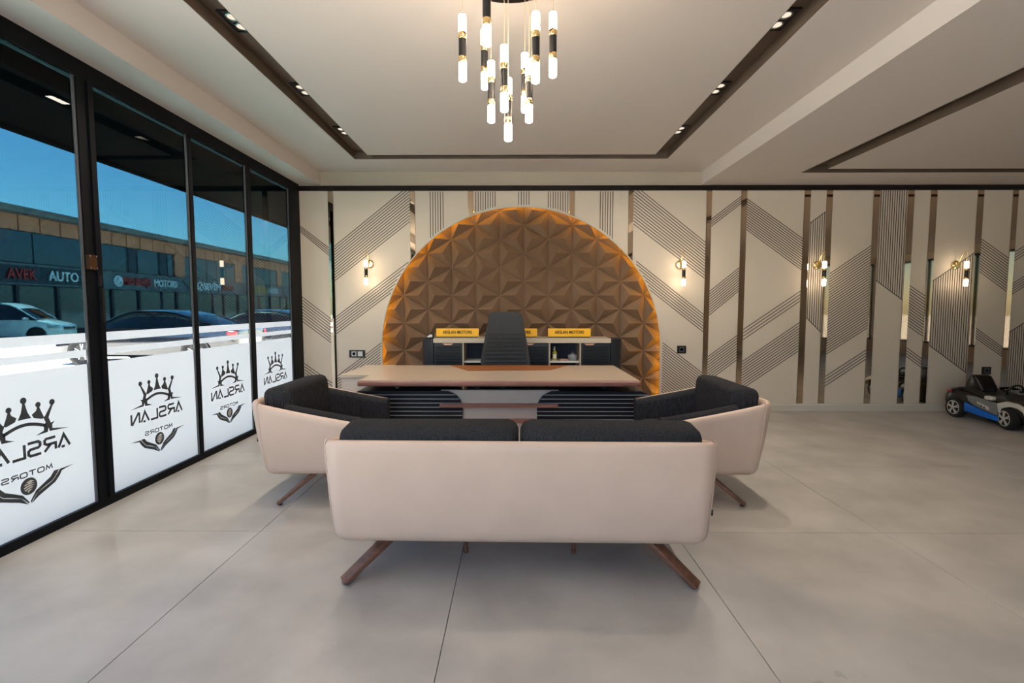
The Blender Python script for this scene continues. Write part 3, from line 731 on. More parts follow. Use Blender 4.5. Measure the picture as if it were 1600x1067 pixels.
def car(name, label, loc, rz, paint, L, W, wb, r, lower, roof, zb=.20, chrome=False, group=None, face=None):
    """lower: (x, halfwidth, ztop) rear to front; roof: (x, z_base, z_roof, w_base, w_roof)"""
    t = thing(name, label, 'car', loc, rz, group)
    st = catmull(lower, 4)
    b = nb(); loft(b, [body_ring(p[0], p[1], zb + .25 * max(0, abs(p[0]) / (L / 2) - .9) * 1, p[2]) for p in st]); obj('body', b, paint, t, smooth=50)
    gs = catmull(roof, 4); b = nb()
    def gring(p, wr=1.0, up=0.0):
        x, z0, z1, w0, w1 = p
        pts = [(w0, z0), (w0 + (w1 - w0) * .5 + .015, z0 + (z1 - z0) * .5), (w1, z1 - .03), (w1 * .8, z1), (w1 * .4, z1 + .012)]
        full = pts + [(0, z1 + .015)] + [(-q[0], q[1]) for q in pts[::-1]]
        return [(x, q[0], q[1]) for q in full]
    loft(b, [gring(p) for p in gs]); obj('window_glass', b, 'carglass', t, smooth=50)
    mid = [p for p in gs if p[2] - p[1] > .62 * max(q[2] - q[1] for q in gs)]
    b = nb(); loft(b, [[(p[0], s * p[4] * f, p[2] - .028 * (f > .9) + .012 * (1 - f) + dz) for s, f, dz in ((1, 1.03, -.03), (1, 1.03, .015), (1, .8, .012), (1, .4, .014), (1, 0, .016), (-1, .4, .014), (-1, .8, .012), (-1, 1.03, .015), (-1, 1.03, -.03))] for p in mid]); obj('roof_panel', b, paint, t, smooth=50)
    for s in (-1, 1):
        i0 = gs.index(mid[0]); i1 = gs.index(mid[-1])
        b = nb(); tube(b, [(p[0], s * (p[4] * 1.01), p[2] - .02) for p in gs[:i0 + 1]], .038, 6); obj('rear_pillar', b, paint, t, smooth=60)
        b = nb(); tube(b, [(p[0], s * (p[4] * 1.01), p[2] - .02) for p in gs[i1:]], .032, 6); obj('front_pillar', b, paint, t, smooth=60)
        xm = (gs[i0][0] + gs[i1][0]) / 2; pm = min(gs, key=lambda p: abs(p[0] - xm))
        b = nb(); bar(b, (pm[0], s * pm[3] * 1.0, pm[1]), (pm[0] - .03, s * (pm[4] + .01), pm[2] - .03), .09, .03, Vector((0, 1, 0))); obj('middle_pillar', b, 'toyblack', t)
        if chrome:
            b = nb(); tube(b, [(p[0], s * (p[4] + .062 + .06 * max(0, (1.30 - p[2]))), p[2] - .085) for p in gs[3:-2]], .018, 5); obj('window_trim', b, 'chrome', t, smooth=60)
        xf = roof[-1][0] - .28
        b = nb(); rbox(b, xf - .08, xf + .08, s * (W / 2 + .02) - .09, s * (W / 2 + .02) + .09, roof[-1][1] - .02, roof[-1][1] + .10, .035, 3); obj('side_mirror', b, paint, t, smooth=50)
        xe = L / 2
        b = nb(); rbox(b, xe - .42, xe - .05, s * W * .40 - .15, s * W * .40 + .07, lower[-2][2] - .16, lower[-2][2] - .01, .04, 2); obj('headlamp', b, 'lens', t, smooth=50)
        b = nb(); rbox(b, -xe + .02, -xe + .25, s * W * .37 - .14, s * W * .37 + .14, lower[1][2] - .22, lower[1][2] - .10, .03, 2); obj('tail_lamp', b, 'red', t, smooth=50)
        for xw in (-wb / 2, wb / 2):
            b = nb(); lathe(b, [(r * 1.14, -.02), (r * 1.14, .02)], 24, (xw, s * (W / 2 - .015), r), 'Y'); obj('wheel_arch', b, 'toyblack', t)
            wheel(t, xw, s * (W / 2 - .09), r, .22, s)
    xe = L / 2
    b = nb(); rbox(b, xe - .10, xe + .005, -W * .28, W * .28, .48, .66, .04, 2); obj('grille', b, 'toyblack', t, smooth=50)
    b = nb(); rbox(b, xe - .08, xe + .012, -.26, .26, .36, .46, .008, 1); obj('number_plate', b, 'paper', t)
    return t
sed_l = [(-2.5, .60, .78), (-2.42, .80, .98), (-1.9, .91, 1.02), (-1.0, .94, .96), (0.2, .94, .94), (1.0, .93, .92), (1.8, .90, .82), (2.3, .80, .70), (2.42, .62, .58)]
sed_r = [(-1.95, .98, 1.00, .74, .66), (-1.35, .95, 1.22, .86, .68), (-.75, .93, 1.39, .88, .66), (-.1, .92, 1.425, .88, .66), (.45, .92, 1.38, .88, .66), (.95, .92, 1.16, .88, .70), (1.38, .92, .95, .84, .74)]
car('parked_sedan', 'black sedan with chrome window line parked close outside the second pane', (-9.85, 13.72, -.2), PI, 'carblack', 5.0, 1.88, 2.98, .34, sed_l, sed_r, chrome=True)
car('parked_sedan', 'graphite sedan parked behind the black sedan outside the third pane', (-8.8, 17.4, -.2), PI, 'cardark', 4.9, 1.86, 2.85, .34, sed_l, sed_r, chrome=True)
car('parked_hatchback', 'silver car farthest down the street beside the window corner post', (-8.2, 21.8, -.2), PI, 'carsilver', 4.6, 1.82, 2.75, .33, [(p[0] * .92, p[1], p[2]) for p in sed_l], [(p[0] * .92, p[1], p[2] + .06 * (p[2] > 1.1), p[3], p[4]) for p in sed_r])
mpv_l = [(-2.05, .66, .80), (-2.0, .80, 1.0), (-1.5, .87, 1.04), (-.6, .88, 1.02), (.3, .88, 1.0), (.95, .87, .99), (1.45, .84, .90), (1.92, .76, .76), (2.05, .60, .62)]
mpv_r = [(-2.0, 1.0, 1.10, .80, .70), (-1.85, 1.0, 1.62, .84, .68), (-1.0, 1.0, 1.72, .86, .68), (-.2, 1.0, 1.72, .86, .67), (.35, .99, 1.62, .86, .66), (.85, .98, 1.28, .86, .70), (1.2, .97, 1.02, .82, .74)]
car('white_minivan', 'small white van-like car parked nose out across the street, far left', (-22.4, 21.85, -.2), math.atan2(.3, .95), 'carwhite', 4.1, 1.76, 2.49, .31, mpv_l, mpv_r)

# trees beyond the far right windows (seen only in the mirror strips)
def tree(loc, h, label, seed):
    rnd = random.Random(seed); t = thing('leafy_tree', label, 'tree', loc)
    b = nb(); tube(b, [(0, 0, 0), (.05, .02, h * .3), (-.05, .05, h * .55)], [.12, .09, .05], 8); obj('trunk', b, 'bark', t, smooth=60)
    b = nb()
    for k in range(2200):
        d = Vector((rnd.gauss(0, 1), rnd.gauss(0, 1), rnd.gauss(0, 1))).normalized() * (rnd.random() ** .4)
        p = Vector((d.x * h * .30, d.y * h * .30, h * .68 + d.z * h * .32))
        u = Vector((rnd.gauss(0, 1), rnd.gauss(0, 1), rnd.gauss(0, 1))).normalized(); v = u.orthogonal().normalized()
        s = .10
        b.faces.new([b.verts.new(p + q) for q in (-u * s, v * s * .5, u * s, -v * s * .5)])
    obj('crown', b, 'leaf', t)
tree((15.0, -1.0, -.2), 3.6, 'bushy green tree outside the far right window, nearer the camera', 1)
tree((15.5, 1.6, -.2), 3.2, 'bushy green tree outside the far right window, nearer the back wall', 2)

# ------------------------------------------------------------------ sofa and armchairs
def shell(bm, W, Dp, zb, zbk, zf, r, t, lean, nr=8):
    path = []
    def zt(y): 
        s = min(1, max(0, y / Dp)); return zbk + (zf - zbk) * s ** .85
    na = 10
    for k in range(na): y = Dp - (Dp - r) * k / na; path.append(((-W / 2, y), (-1, 0), zt(y)))
    for k in range(nr + 1):
        q = PI / 2 * k / nr; path.append(((-W / 2 + r - r * math.cos(q), r - r * math.sin(q)), (-math.cos(q), -math.sin(q)), zt(r - r * math.sin(q))))
    for k in range(1, 8): path.append(((-W / 2 + r + (W - 2 * r) * k / 8, 0), (0, -1), zbk))
    for k in range(nr + 1):
        q = PI / 2 * k / nr; path.append(((W / 2 - r + r * math.sin(q), r - r * math.cos(q)), (math.sin(q), -math.cos(q)), zt(r - r * math.cos(q))))
    for k in range(1, na + 1): y = r + (Dp - r) * k / na; path.append(((W / 2, y), (1, 0), zt(y)))
    rings = []
    for (px, py), (nx, ny), z1 in path:
        h = z1 - zb
        sec = [(-.075, zb), (-.045, zb + .004), (-.020, zb + .018), (-.005, zb + .042), (.002, zb + .075), (lean * .55, zb + h * .5), (lean * .95, z1 - .05), (lean * .98, z1 - .02), (lean - .012, z1 - .004), (lean - t * .5, z1), (lean - t + .008, z1 - .006), (lean - t, z1 - .03), (lean * .5 - t, zb + h * .5), (-t - .01, zb + .1), (-.09, zb + .03)]
        rings.append([(px + nx * o, py + ny * o, z) for o, z in sec])
    loft(bm, rings)
    return path
def seating(name, label, cat, loc, rz, W, Dp, seats, piping=True, tagside=None):
    t = thing(name, label, cat, loc, rz)
    zb, zbk, zf = .190, .692, .56
    lean = .032 if seats > 1 else .062
    b = nb(); path = shell(b, W, Dp, zb, zbk, zf, .075, .045, lean); sh = obj('leather_shell', b, 'leather', t, smooth=55)
    for s in (-1, 1):                         # piping down the rounded back corners
        b = nb(); q = PI / 4 * .55
        cxp = s * (W / 2 - .075 + .075 * math.cos(q)); cyp = .075 - .075 * math.sin(q); nx, ny = s * math.cos(q), -math.sin(q)
        pts = [(-.018, zb + .020), (-.004, zb + .042), (.004, zb + .075), (lean * .55 + .002, zb + (zbk - zb) * .5), (lean * .95 + .002, zbk - .05), (lean * .98, zbk - .02), (lean - .012, zbk - .003)]
        tube(b, [(cxp + nx * o, cyp + ny * o, z) for o, z in pts], .0035, 6); obj('piping', b, 'leather', sh, smooth=60)
    b = nb(); rbox(b, -W / 2 + .07, W / 2 - .07, .07, Dp - .02, zb + .005, zb + .10, .03, 3); obj('seat_base', b, 'leather', t, smooth=50)
    cw = (W - .20) / seats
    for k in range(seats):
        x0 = -W / 2 + .10 + k * cw
        b = nb(); rbox(b, x0 + .006, x0 + cw - .006, .20, Dp + .01, zb + .10, zb + .245, .045, 4); obj('seat_cushion', b, 'fabric', t, smooth=60)
        ins = .0 if seats > 1 else -.0
        b = nb(); rbox(b, x0 - .062 * (k == 0) + .004, x0 + cw - .004 + .062 * (k == seats - 1), 0.0, .19, 0, .368 if seats > 1 else .385, .05, 5)
        for v in b.verts:                     # slight belly
            f = 1 - (abs(v.co.x - x0 - cw / 2) / (cw / 2)) ** 2
            v.co.z += .010 * f * (v.co.z > .3)
        o = obj('back_cushion', b, 'fabric', t, smooth=60); o.location = (0, .035, .375); o.rotation_euler = (math.radians(6), 0, 0)
    for s in (-1, 1):                         # dark padded inner arms
        b = nb(); n = 10; rings = []
        for k in range(n + 1):
            y = .165 + (Dp + .025 - .165) * k / n; z1 = zbk + (zf - zbk) * min(1, y / Dp) ** .85 + .014
            xo = W / 2 + lean * .55 - .045; xi = xo - .085
            rings.append([(s * (xo - .02), y, zb + .09), (s * xo, y, zb + .3), (s * (xo + .010), y, z1 - .03), (s * (xo - .004), y, z1 - .006), (s * (xo - .04), y, z1), (s * (xi + .012), y, z1 - .010), (s * xi, y, z1 - .04), (s * (xi - .02), y, zb + .09)])
        loft(b, rings); obj('arm_pad', b, 'fabric', t, smooth=55)
    return t
def leg(t, p_top, p_foot, w=.055, h=.028):
    b = nb(); p0, p1 = Vector(p_top), Vector(p_foot)
    d = (p1 - p0); side = Vector((0, 0, 1))
    p1 = p1 + Vector((0, 0, .014))
    bar(b, p0, p1, w, h)
    low = sorted(b.verts, key=lambda v: v.co.z)[:4]
    for v in low: v.co.z = max(0.006, v.co.z * .6)
    o = obj('leg', b, 'walnut', t, bevel=(.005, 2))
    b = nb(); lathe(b, [(.014, 0), (.014, .008)], 10, (p1.x - d.x * .06, p1.y - d.y * .06, 0)); obj('foot_glide', b, 'blackp', o)
    return o
sofa = seating('two_seat_sofa', 'beige leather shell sofa with black cushions seen from behind in the foreground', 'sofa', (.018, 2.205, 0), math.radians(-1.0), 1.765, .78, 2)
for s in (-1, 1):
    leg(sofa, (s * .585, .17, .215), (s * .825, .012, 0), .074, .034)
    leg(sofa, (s * .585, .62, .215), (s * .80, .76, 0), .074, .034)
    b = nb(); lathe(b, [(.013, 0), (.014, .02), (.010, .022), (.010, .21)], 12, (s * .285, .325, 0)); obj('centre_foot', b, 'walnut', sofa, smooth=40)
b = nb(); box(b, .888, .906, .060, .066, .325, .352); obj('fabric_tag', b, 'blackp', sofa)
W2, D2 = .78, .635
chl = seating('armchair', 'beige leather armchair with black cushions by the window wall, facing right', 'armchair', (-1.672, 3.545, 0), -PI / 2, W2, D2, 1)
chr_ = seating('armchair', 'beige leather armchair with black cushions right of the sofa, facing left', 'armchair', (1.612, 3.545, 0), PI / 2, W2, D2, 1)
for c, near in ((chl, 1), (chr_, -1)):
    for sx in (-1, 1):
        leg(c, (sx * .27, .36, .215), (sx * .395, .11, 0), .048, .028)
        leg(c, (sx * .27, .36, .215), (sx * .37, .60, 0), .048, .028)
b = nb(); box(b, .27, .31, -.055, -.030, .40, .43); obj('fabric_tag', b, 'blackp', chl)

# ------------------------------------------------------------------ desk
desk = thing('executive_desk', 'large executive desk with taupe top, rosewood edge and dark ribbed pedestals', 'desk', (-.13, 4.55, 0))
X0, X1, Y0, Y1 = -1.17, 1.16, -.545, .545     # local top
b = nb(); box(b, X0 + .012, X1 - .012, Y0 + .012, Y1 - .012, .688, .70); obj('desktop_panel', b, 'desktop', desk)
b = nb()
def frame_ring(b, x0, x1, y0, y1, z0, z1, w):
    box(b, x0, x1, y0, y0 + w, z0, z1); box(b, x0, x1, y1 - w, y1, z0, z1); box(b, x0, x0 + w, y0 + w, y1 - w, z0, z1); box(b, x1 - w, x1, y0 + w, y1 - w, z0, z1)
rbox(b, X0, X1, Y0, Y1, .650, .6915, .012, 3); obj('rosewood_edge', b, 'rose', desk, smooth=40)
b = nb(); prism(b, [(-.54, .52), (.67, .52), (.47, .13), (-.32, .06)], 'Z', .70, .7012); obj('leather_insert', b, 'insert', desk)
def pedestal(x0, x1, name):
    y0, y1, zt, rr = -.425, -.06, .596, .155
    n = 17; pitch = .0352
    b = nb()
    def half(z):       # inset of the rounded shoulder at height z
        d = z - (zt - rr)
        return rr - math.sqrt(max(0, rr * rr - d * d)) if d > 0 else 0
    def prof(off):
        pts = [(x0 + off, .03), (x1 - off, .03)]
        pts += [(x1 - off - (rr - (rr) * math.cos(q)), zt - off - rr + rr * math.sin(q)) for q in [PI / 2 * k / 10 for k in range(11)]]
        pts += [(x0 + off + (rr - rr * math.sin(q)), zt - off - rr + rr * math.cos(q)) for q in [PI / 2 * k / 10 for k in range(11)]]
        return pts
    prism(b, prof(.004), 'Y', y0 + .014, y1); p = obj(name, b, 'rib', desk, smooth=25)
    for k in range(n):
        za, zb_ = zt - .004 - k * pitch - pitch + .007, zt - k * pitch - .004
        if za < .035: break
        i0, i1 = half(zb_), half(za)
        b = nb(); prism(b, [(x0 + i1, za), (x1 - i1, za), (x1 - i0, zb_), (x0 + i0, zb_)], 'Y', y0 - .004, y0 + .014)
        obj('rib', b, 'rib', p, bevel=(.0015, 1))
        b = nb(); prism(b, [(x0 + i1 + .004, za - .0062), (x1 - i1 - .004, za - .0062), (x1 - i1 - .004, za - .0008), (x0 + i1 + .004, za - .0008)], 'Y', y0 - .0035, y0 + .0145)
        obj('rib_bead', b, 'ribgap', p)
    return p
pedestal(-1.32, -.315, 'pedestal'); pedestal(.315, 1.32, 'pedestal')
b = nb(); box(b, -.50, .50, -.405, -.37, .03, .598); obj('modesty_panel', b, 'deskpanel', desk)
b = nb(); box(b, -.505, .49, -.462, -.40, .458, .486); obj('wood_bar', b, 'rose', desk, bevel=(.003, 1))
b = nb(); box(b, -.505, .49, -.462, -.40, .325, .353); obj('wood_bar', b, 'rose', desk, bevel=(.003, 1))
for x in (-.9, -.2, .02, .9):
    b = nb(); box(b, x - .015, x + .015, -.30, .15, .590, .652); obj('top_bracket', b, 'cabdark', desk)
ret = thing('side_return', 'pale taupe low side return cabinet joined at the left end of the desk', 'cabinet', (-1.475, 4.92, 0))
b = nb(); box(b, -.135, .145, -.40, .40, .02, .645); obj('body', b, 'deskpanel', ret, bevel=(.006, 2))
b = nb(); box(b, -.145, .150, -.41, .41, .648, .675); obj('cabinet_top', b, 'cabtop', ret, bevel=(.006, 2))
b = nb(); box(b, -.11, .13, -.408, -.400, .06, .60); obj('door', b, 'deskpanel', ret, bevel=(.003, 1))

# ------------------------------------------------------------------ credenza behind the desk
cr = thing('credenza', 'long low credenza with rounded dark ends and ribbed doors before the niche', 'credenza', (.08, 5.65, 0))
def cx(v): return v - .08
b = nb(); box(b, cx(-.94), cx(1.097), -.012, .40, .893, .945); obj('credenza_top', b, 'cabtop', cr, bevel=(.004, 1))
for xa, xb, s in ((-1.093, -.945, 1), (1.100, 1.252, -1)):
    b = nb(); c0 = xb if s > 0 else xa; pts = []
    w = xb - xa
    if s > 0: pts = [(cx(xb), .39), (cx(xa), .39), (cx(xa), w)] + [(cx(xb) - w * math.cos(q), w - w * math.sin(q)) for q in [PI / 2 * k / 10 for k in range(1, 11)]]
    else: pts = [(cx(xa), .39), (cx(xb), .39), (cx(xb), w)] + [(cx(xa) + w * math.cos(q), w - w * math.sin(q)) for q in [PI / 2 * k / 10 for k in range(1, 11)]]
    prism(b, pts, 'Z', 0.03, .935); obj('rounded_end', b, 'cabdark', cr, smooth=30)
b = nb(); box(b, cx(-.94), cx(1.097), .36, .39, .06, .893); box(b, cx(-.94), cx(1.097), .02, .39, .03, .07); obj('carcass', b, 'navy', cr)
for x in (-.600, -.245, .395, .749):
    b = nb(); box(b, cx(x) - .008, cx(x) + .008, 0, .36, .07, .893); obj('divider', b, 'cabtop', cr)
for x0, x1 in ((-.592, -.253), (.403, .741)):
    b = nb(); box(b, cx(x0), cx(x1), .03, .36, .660, .680); obj('open_shelf', b, 'paper', cr)
for x0, x1, hs in ((-.935, -.610, .5), (-.236, .070, .75), (.076, .386, .25), (.759, 1.092, .28)):
    b = nb(); box(b, cx(x0), cx(x1), .004, .022, .08, .885); d = obj('door', b, 'cabdark', cr)
    z = .85
    while z > .10:
        b = nb(); box(b, cx(x0) + .02, cx(x1) - .02, -.010, .006, z - .022, z); obj('rib', b, 'rib', d, bevel=(.004, 2)); z -= .034
    xm = x0 + (x1 - x0) * hs
    xm = min(max(xm, x0 + .08), x1 - .08)
    b = nb(); prism(b, [(cx(xm) - .062, .886), (cx(xm) + .062, .886), (cx(xm) + .035, .868), (cx(xm) - .035, .868)], 'Y', -.016, .004); obj('handle', b, 'handle', d)

def plate(x, label):
    t = thing('name_plate', label, 'sign', (x, 5.80, .945), group=None)
    b = nb(); box(b, -.245, .245, -.02, .03, 0, .012); obj('stand', b, 'blackp', t)
    b = nb(); box(b, -.250, .250, -.010, .008, .010, .108); o = obj('plate', b, 'yellow', t, bevel=(.003, 1))
    text_obj('lettering', 'ARSLAN MOTORS', .052, 'ink', t, (0, -.0115, .062), (PI / 2, 0, 0), .001, .345)
plate(-.68, 'yellow ARSLAN MOTORS plate at the left end of the credenza')
plate(.008, 'yellow ARSLAN MOTORS plate mostly hidden behind the office chair')
plate(.637, 'yellow ARSLAN MOTORS plate at the right end of the credenza')
t = thing('desk_gadget', 'small black gadget with a white face on the left end of the credenza', 'gadget', (-1.00, 5.78, .937))
b = nb(); prism(b, [(-.045, 0), (.045, 0), (.045, .055), (.01, .058), (-.03, .032)], 'Y', -.03, .03); obj('housing', b, 'blackp', t, bevel=(.006, 2))
b = nb(); prism(b, [(-.030, .012), (.030, .016), (.030, .045), (.006, .047), (-.022, .030)], 'Y', -.034, -.028); obj('face', b, 'paper', t)

t = thing('soap_bottle', 'clear pump bottle of yellow liquid on the open credenza shelf', 'bottle', (.462, 5.76, .680))
b = nb(); lathe(b, [(.026, 0), (.028, .006), (.028, .095), (.012, .112), (.010, .12)], 20); obj('bottle_body', b, 'soap', t, smooth=40)
b = nb(); box(b, -.018, .018, -.0295, -.026, .025, .075); obj('bottle_label', b, 'paper', t)
b = nb(); lathe(b, [(.012, .12), (.012, .132), (.004, .134), (.004, .15), (.012, .152), (.012, .158)], 14); box(b, -.004, .004, -.035, 0, .150, .157); obj('pump', b, 'paper', t, smooth=40)
t = thing('lidded_bowl', 'small grey lidded bowl on the open credenza shelf', 'bowl', (.672, 5.76, .680))
b = nb(); lathe(b, [(.038, 0), (.052, .015), (.056, .045), (.054, .055)], 24); obj('bowl_body', b, 'ceramic', t, smooth=40)
b = nb(); lathe(b, [(.057, .055), (.055, .062), (.030, .078), (.008, .082), (.008, .090), (.011, .094), (.008, .098)], 24); obj('lid', b, 'ceramic', t, smooth=40)
b = nb(); rbox(b, -.05, .05, -.03, .03, 0, .018, .006, 2)
tag(obj('small_tray', b, 'handle', loc=(.572, 5.75, .680)), 'small copper tray between the pump bottle and the bowl', 'tray')

# office chair
oc = thing('office_chair', 'dark grey high-back office chair behind the desk', 'chair', (-.105, 5.30, 0))
def back_ring(z, w, y, th):
    return [(w * math.cos(q) * 1.0 if abs(math.cos(q)) > .0 else 0, y, z) for q in ()]
b = nb(); prof = [(.64, .255, .00, .075), (.72, .268, .01, .08), (.85, .245, .02, .08), (1.0, .218, .04, .075), (1.12, .196, .06, .07), (1.20, .182, .075, .06), (1.235, .168, .082, .045), (1.252, .140, .086, .02)]
rings = []
for z, w, y, th in catmull(prof, 3):
    ring = []
    for k in range(20):
        q = 2 * PI * k / 20; cxx = math.copysign(abs(math.cos(q)) ** .45, math.cos(q)); cyy = math.copysign(abs(math.sin(q)) ** .6, math.sin(q))
        ring.append((w * cxx, y + th / 2 * cyy + .05 * (abs(cxx) ** 2) * -.6, z))
    rings.append(ring)
loft(b, rings); obj('backrest', b, 'chairgrey', oc, smooth=55)
for k in range(8):
    z = .72 + k * .043; w = .225 - (z - .72) * .12
    b = nb(); tube(b, [(-w, -.058 + .02 * (z - .7), z), (-w * .5, -.044 + .03 * (z - .7), z), (0, -.040 + .04 * (z - .7), z), (w * .5, -.044 + .03 * (z - .7), z), (w, -.058 + .02 * (z - .7), z)], .007, 6); obj('stitched_rib', b, 'chairgrey', oc, smooth=60)
b = nb(); rbox(b, -.25, .25, -.44, .04, .44, .54, .045, 4); obj('seat', b, 'chairgrey', oc, smooth=50)
b = nb(); lathe(b, [(.03, .09), (.03, .30), (.022, .30), (.022, .44)], 14, (0, -.2, 0)); obj('gas_column', b, 'blackp', oc, smooth=40)
for k in range(5):
    q = 2 * PI * k / 5 + PI / 2
    b = nb(); bar(b, (0, -.2, .11), (.26 * math.cos(q), -.2 + .26 * math.sin(q), .075), .045, .03); o = obj('base_arm', b, 'chrome', oc, bevel=(.006, 2))
    b = nb(); lathe(b, [(.028, -.018), (.028, .018)], 14, (.25 * math.cos(q), -.2 + .25 * math.sin(q), .028), 'X'); obj('caster', b, 'blackp', o)
for s in (-1, 1):
    b = nb(); tube(b, [(s * .25, -.05, .50), (s * .30, -.06, .52), (s * .30, -.08, .66)], .014, 8); o = obj('armrest_post', b, 'blackp', oc, smooth=50)

# ------------------------------------------------------------------ lamps
def pendant_rod(parent, name, loc, lamp, L=.30, r=.0195):
    k = L / .30
    b = nb(); lathe(b, [(r * .93, .110 * k), (r * .93, .192 * k)], 24); p = obj(name, b, 'sleeve', parent, smooth=40, loc=loc)
    for z0, z1 in ((.082, .111), (.191, .220)):
        b = nb(); lathe(b, [(r * .96, z0 * k), (r * .99, (z0 + .001) * k), (r * .99, (z1 - .001) * k), (r * .96, z1 * k)], 24); obj('brass_ring', b, 'brass', p, smooth=40)
    for z0, z1 in ((0, .082), (.220, .300)):
        b = nb(); lathe(b, [(r * .80, z0 * k), (r * .95, (z0 + .004) * k), (r * .95, (z1 - .004) * k), (r * .80, z1 * k)], 24); obj('light_tube', b, lamp, p, smooth=40)
    return p
RODS = [(-.25, 2.42, 2.37), (-.122, 2.19, 2.413), (-.161, 2.67, 2.44), (-.122, 2.58, 2.237), (-.052, 2.40, 2.221), (-.035, 2.51, 2.122), (.050, 2.69, 2.329), (.068, 2.52, 2.215), (.09, 2.27, 2.295), (.182, 2.48, 2.414)]
ch = thing('pendant_chandelier', 'cluster chandelier of ten lit tubes with black and brass sleeves hanging from the ceiling', 'chandelier', (-.03, 2.47, ZC))
b = nb(); lathe(b, [(.295, 0), (.30, -.004), (.30, -.030), (.295, -.034)], 40); obj('canopy', b, 'trimdark', ch, smooth=40)
for x, y, z in RODS:
    p = pendant_rod(ch, 'pendant', (x + .03, y - 2.47, z - ZC), 'lamp')
    b = nb(); tube(b, [(0, 0, .300), (0, 0, ZC - z - .03)], .0016, 5); obj('cord', b, 'cord', p)
    b = nb(); lathe(b, [(.006, .299), (.004, .312)], 8); obj('cord_grip', b, 'brass', p)

def sconce(x, z, d, label):
    t = thing('wall_sconce', label, 'wall lamp', (x, D, z), group='wall sconces on the panelled wall')
    b = nb(); lathe(b, [(.050, 0), (.052, -.006), (.050, -.022), (.040, -.030)], 28, (0, -.0017, 0), 'Y'); obj('backplate', b, 'brass', t, smooth=35)
    pts = catmull([(0, -.028, 0), (0, -.05, .04), (0, -.085, .105), (0, -.13, .145), (0, -.165, .150)], 5)
    b = nb(); tube(b, pts, .005, 8); obj('curved_arm', b, 'brass', t, smooth=60)
    b = nb(); tube(b, [(0, -.16, .150), (0, -.16, .030)], .0018, 5); obj('cord', b, 'brass', t)
    pendant_rod(t, 'lamp_rod', (0, -.16, -.262), 'sclamp', .292, .022)
sconce(-1.812, 1.838, 1, 'brass wall sconce left of the arched niche')
sconce(2.040, 1.825, 1, 'brass wall sconce right of the arched niche, nearest to it')
sconce(3.734, 1.822, 1, 'brass wall sconce on the narrow vertically lined panel between two close mirror strips')
sconce(5.440, 1.820, 1, 'brass wall sconce on the far right panel above the toy car')

def downlight(x, y, z, label, watts=2.7):
    t = thing('recessed_downlight', label, 'downlight', (x, y, z), group='twin downlights in the ceiling channels')
    b = nb(); w, l = .062, .115
    frame_ring(b, -w, w, -l, l, -.012, 0, .010); obj('frame', b, 'blackp', t)
    b = nb(); box(b, -w + .008, w - .008, -l + .008, l - .008, -.006, -.001); o = obj('housing', b, 'blackp', t)
    for s in (-1, 1):
        b = nb(); lathe(b, [(.040, -.004), (.040, -.012), (.034, -.012), (.034, -.006)], 20, (0, s * .052, 0)); r_ = obj('reflector', b, 'chrome', t, smooth=40)
        b = nb(); lathe(b, [(.030, -.0105), (.022, -.0115)], 18, (0, s * .052, 0)); obj('lens', b, 'spot', r_)
    ld = bpy.data.lights.new('downlight_beam', 'AREA'); ld.shape = 'RECTANGLE'; ld.size = .06; ld.size_y = .16; ld.energy = watts; ld.color = (1.0, .88, .74); ld.spread = math.radians(150)
    lo = bpy.data.objects.new('downlight_beam', ld); COL.objects.link(lo); lo.parent = t; lo.location = (0, 0, -.084)
for x, side in ((-1.70, 'left'), (1.612, 'right')):
    for y, w_ in ((3.125, 'nearest the camera in view'), (4.065, 'middle of three in view'), (4.985, 'nearest the back wall')):
        downlight(x, y, ZC + .085, 'twin recessed downlight in the %s ceiling channel, %s' % (side, w_))
    for k_ in range(1, 5):  # extra unseen downlights, added to brighten the foreground
        downlight(x, 3.125 - .935 * k_, ZC + .085, 'twin recessed downlight in the %s ceiling channel, unseen overhead, added for light, %s before the first in view' % (side, ('one', 'two', 'three', 'four')[k_ - 1]), watts=.40 if side == 'left' else .12)
downlight(3.30, 4.05, ZL + .085, 'twin recessed downlight in the channel of the low right ceiling', watts=.8)

# ------------------------------------------------------------------ sockets
def socket(x, z, n, label, kinds):
    t = thing('wall_socket', label, 'socket', (x, D, z))
    w = .045 * n + .01
    b = nb(); box(b, -w, w, -.011, -.0015, -.047, .047); obj('cover_frame', b, 'blackp', t, bevel=(.003, 2))
    for k, kd in enumerate(kinds):
        cx_ = (k - (n - 1) / 2) * .078
        b = nb(); box(b, cx_ - .030, cx_ + .030, -.014, -.010, -.030, .030); m_ = obj('module', b, kd[0], t, bevel=(.002, 1))
        if kd[1] == 'socket':
            b = nb(); lathe(b, [(.021, -.0142), (.021, -.0150), (.018, -.0150), (.018, -.0142)], 20, (cx_, 0, 0), 'Y'); obj('socket_ring', b, 'socket_g' if kd[0] == 'socket_w' else 'blackp', m_)
            b = nb(); lathe(b, [(.003, -.0142), (.003, -.0152)], 8, (cx_ - .009, 0, 0), 'Y'); lathe(b, [(.003, -.0142), (.003, -.0152)], 8, (cx_ + .009, 0, 0), 'Y'); obj('pin_hole', b, 'blackp', m_)
socket(-1.991, .717, 2, 'double black-framed socket and switch left of the desk', [('socket_w', 'socket'), ('socket_w', 'switch')])
socket(2.087, .773, 1, 'single black wall socket right of the arched niche', [('socket_g', 'socket')])
socket(5.903, .510, 1, 'single black wall socket above the toy car', [('socket_g', 'socket')])

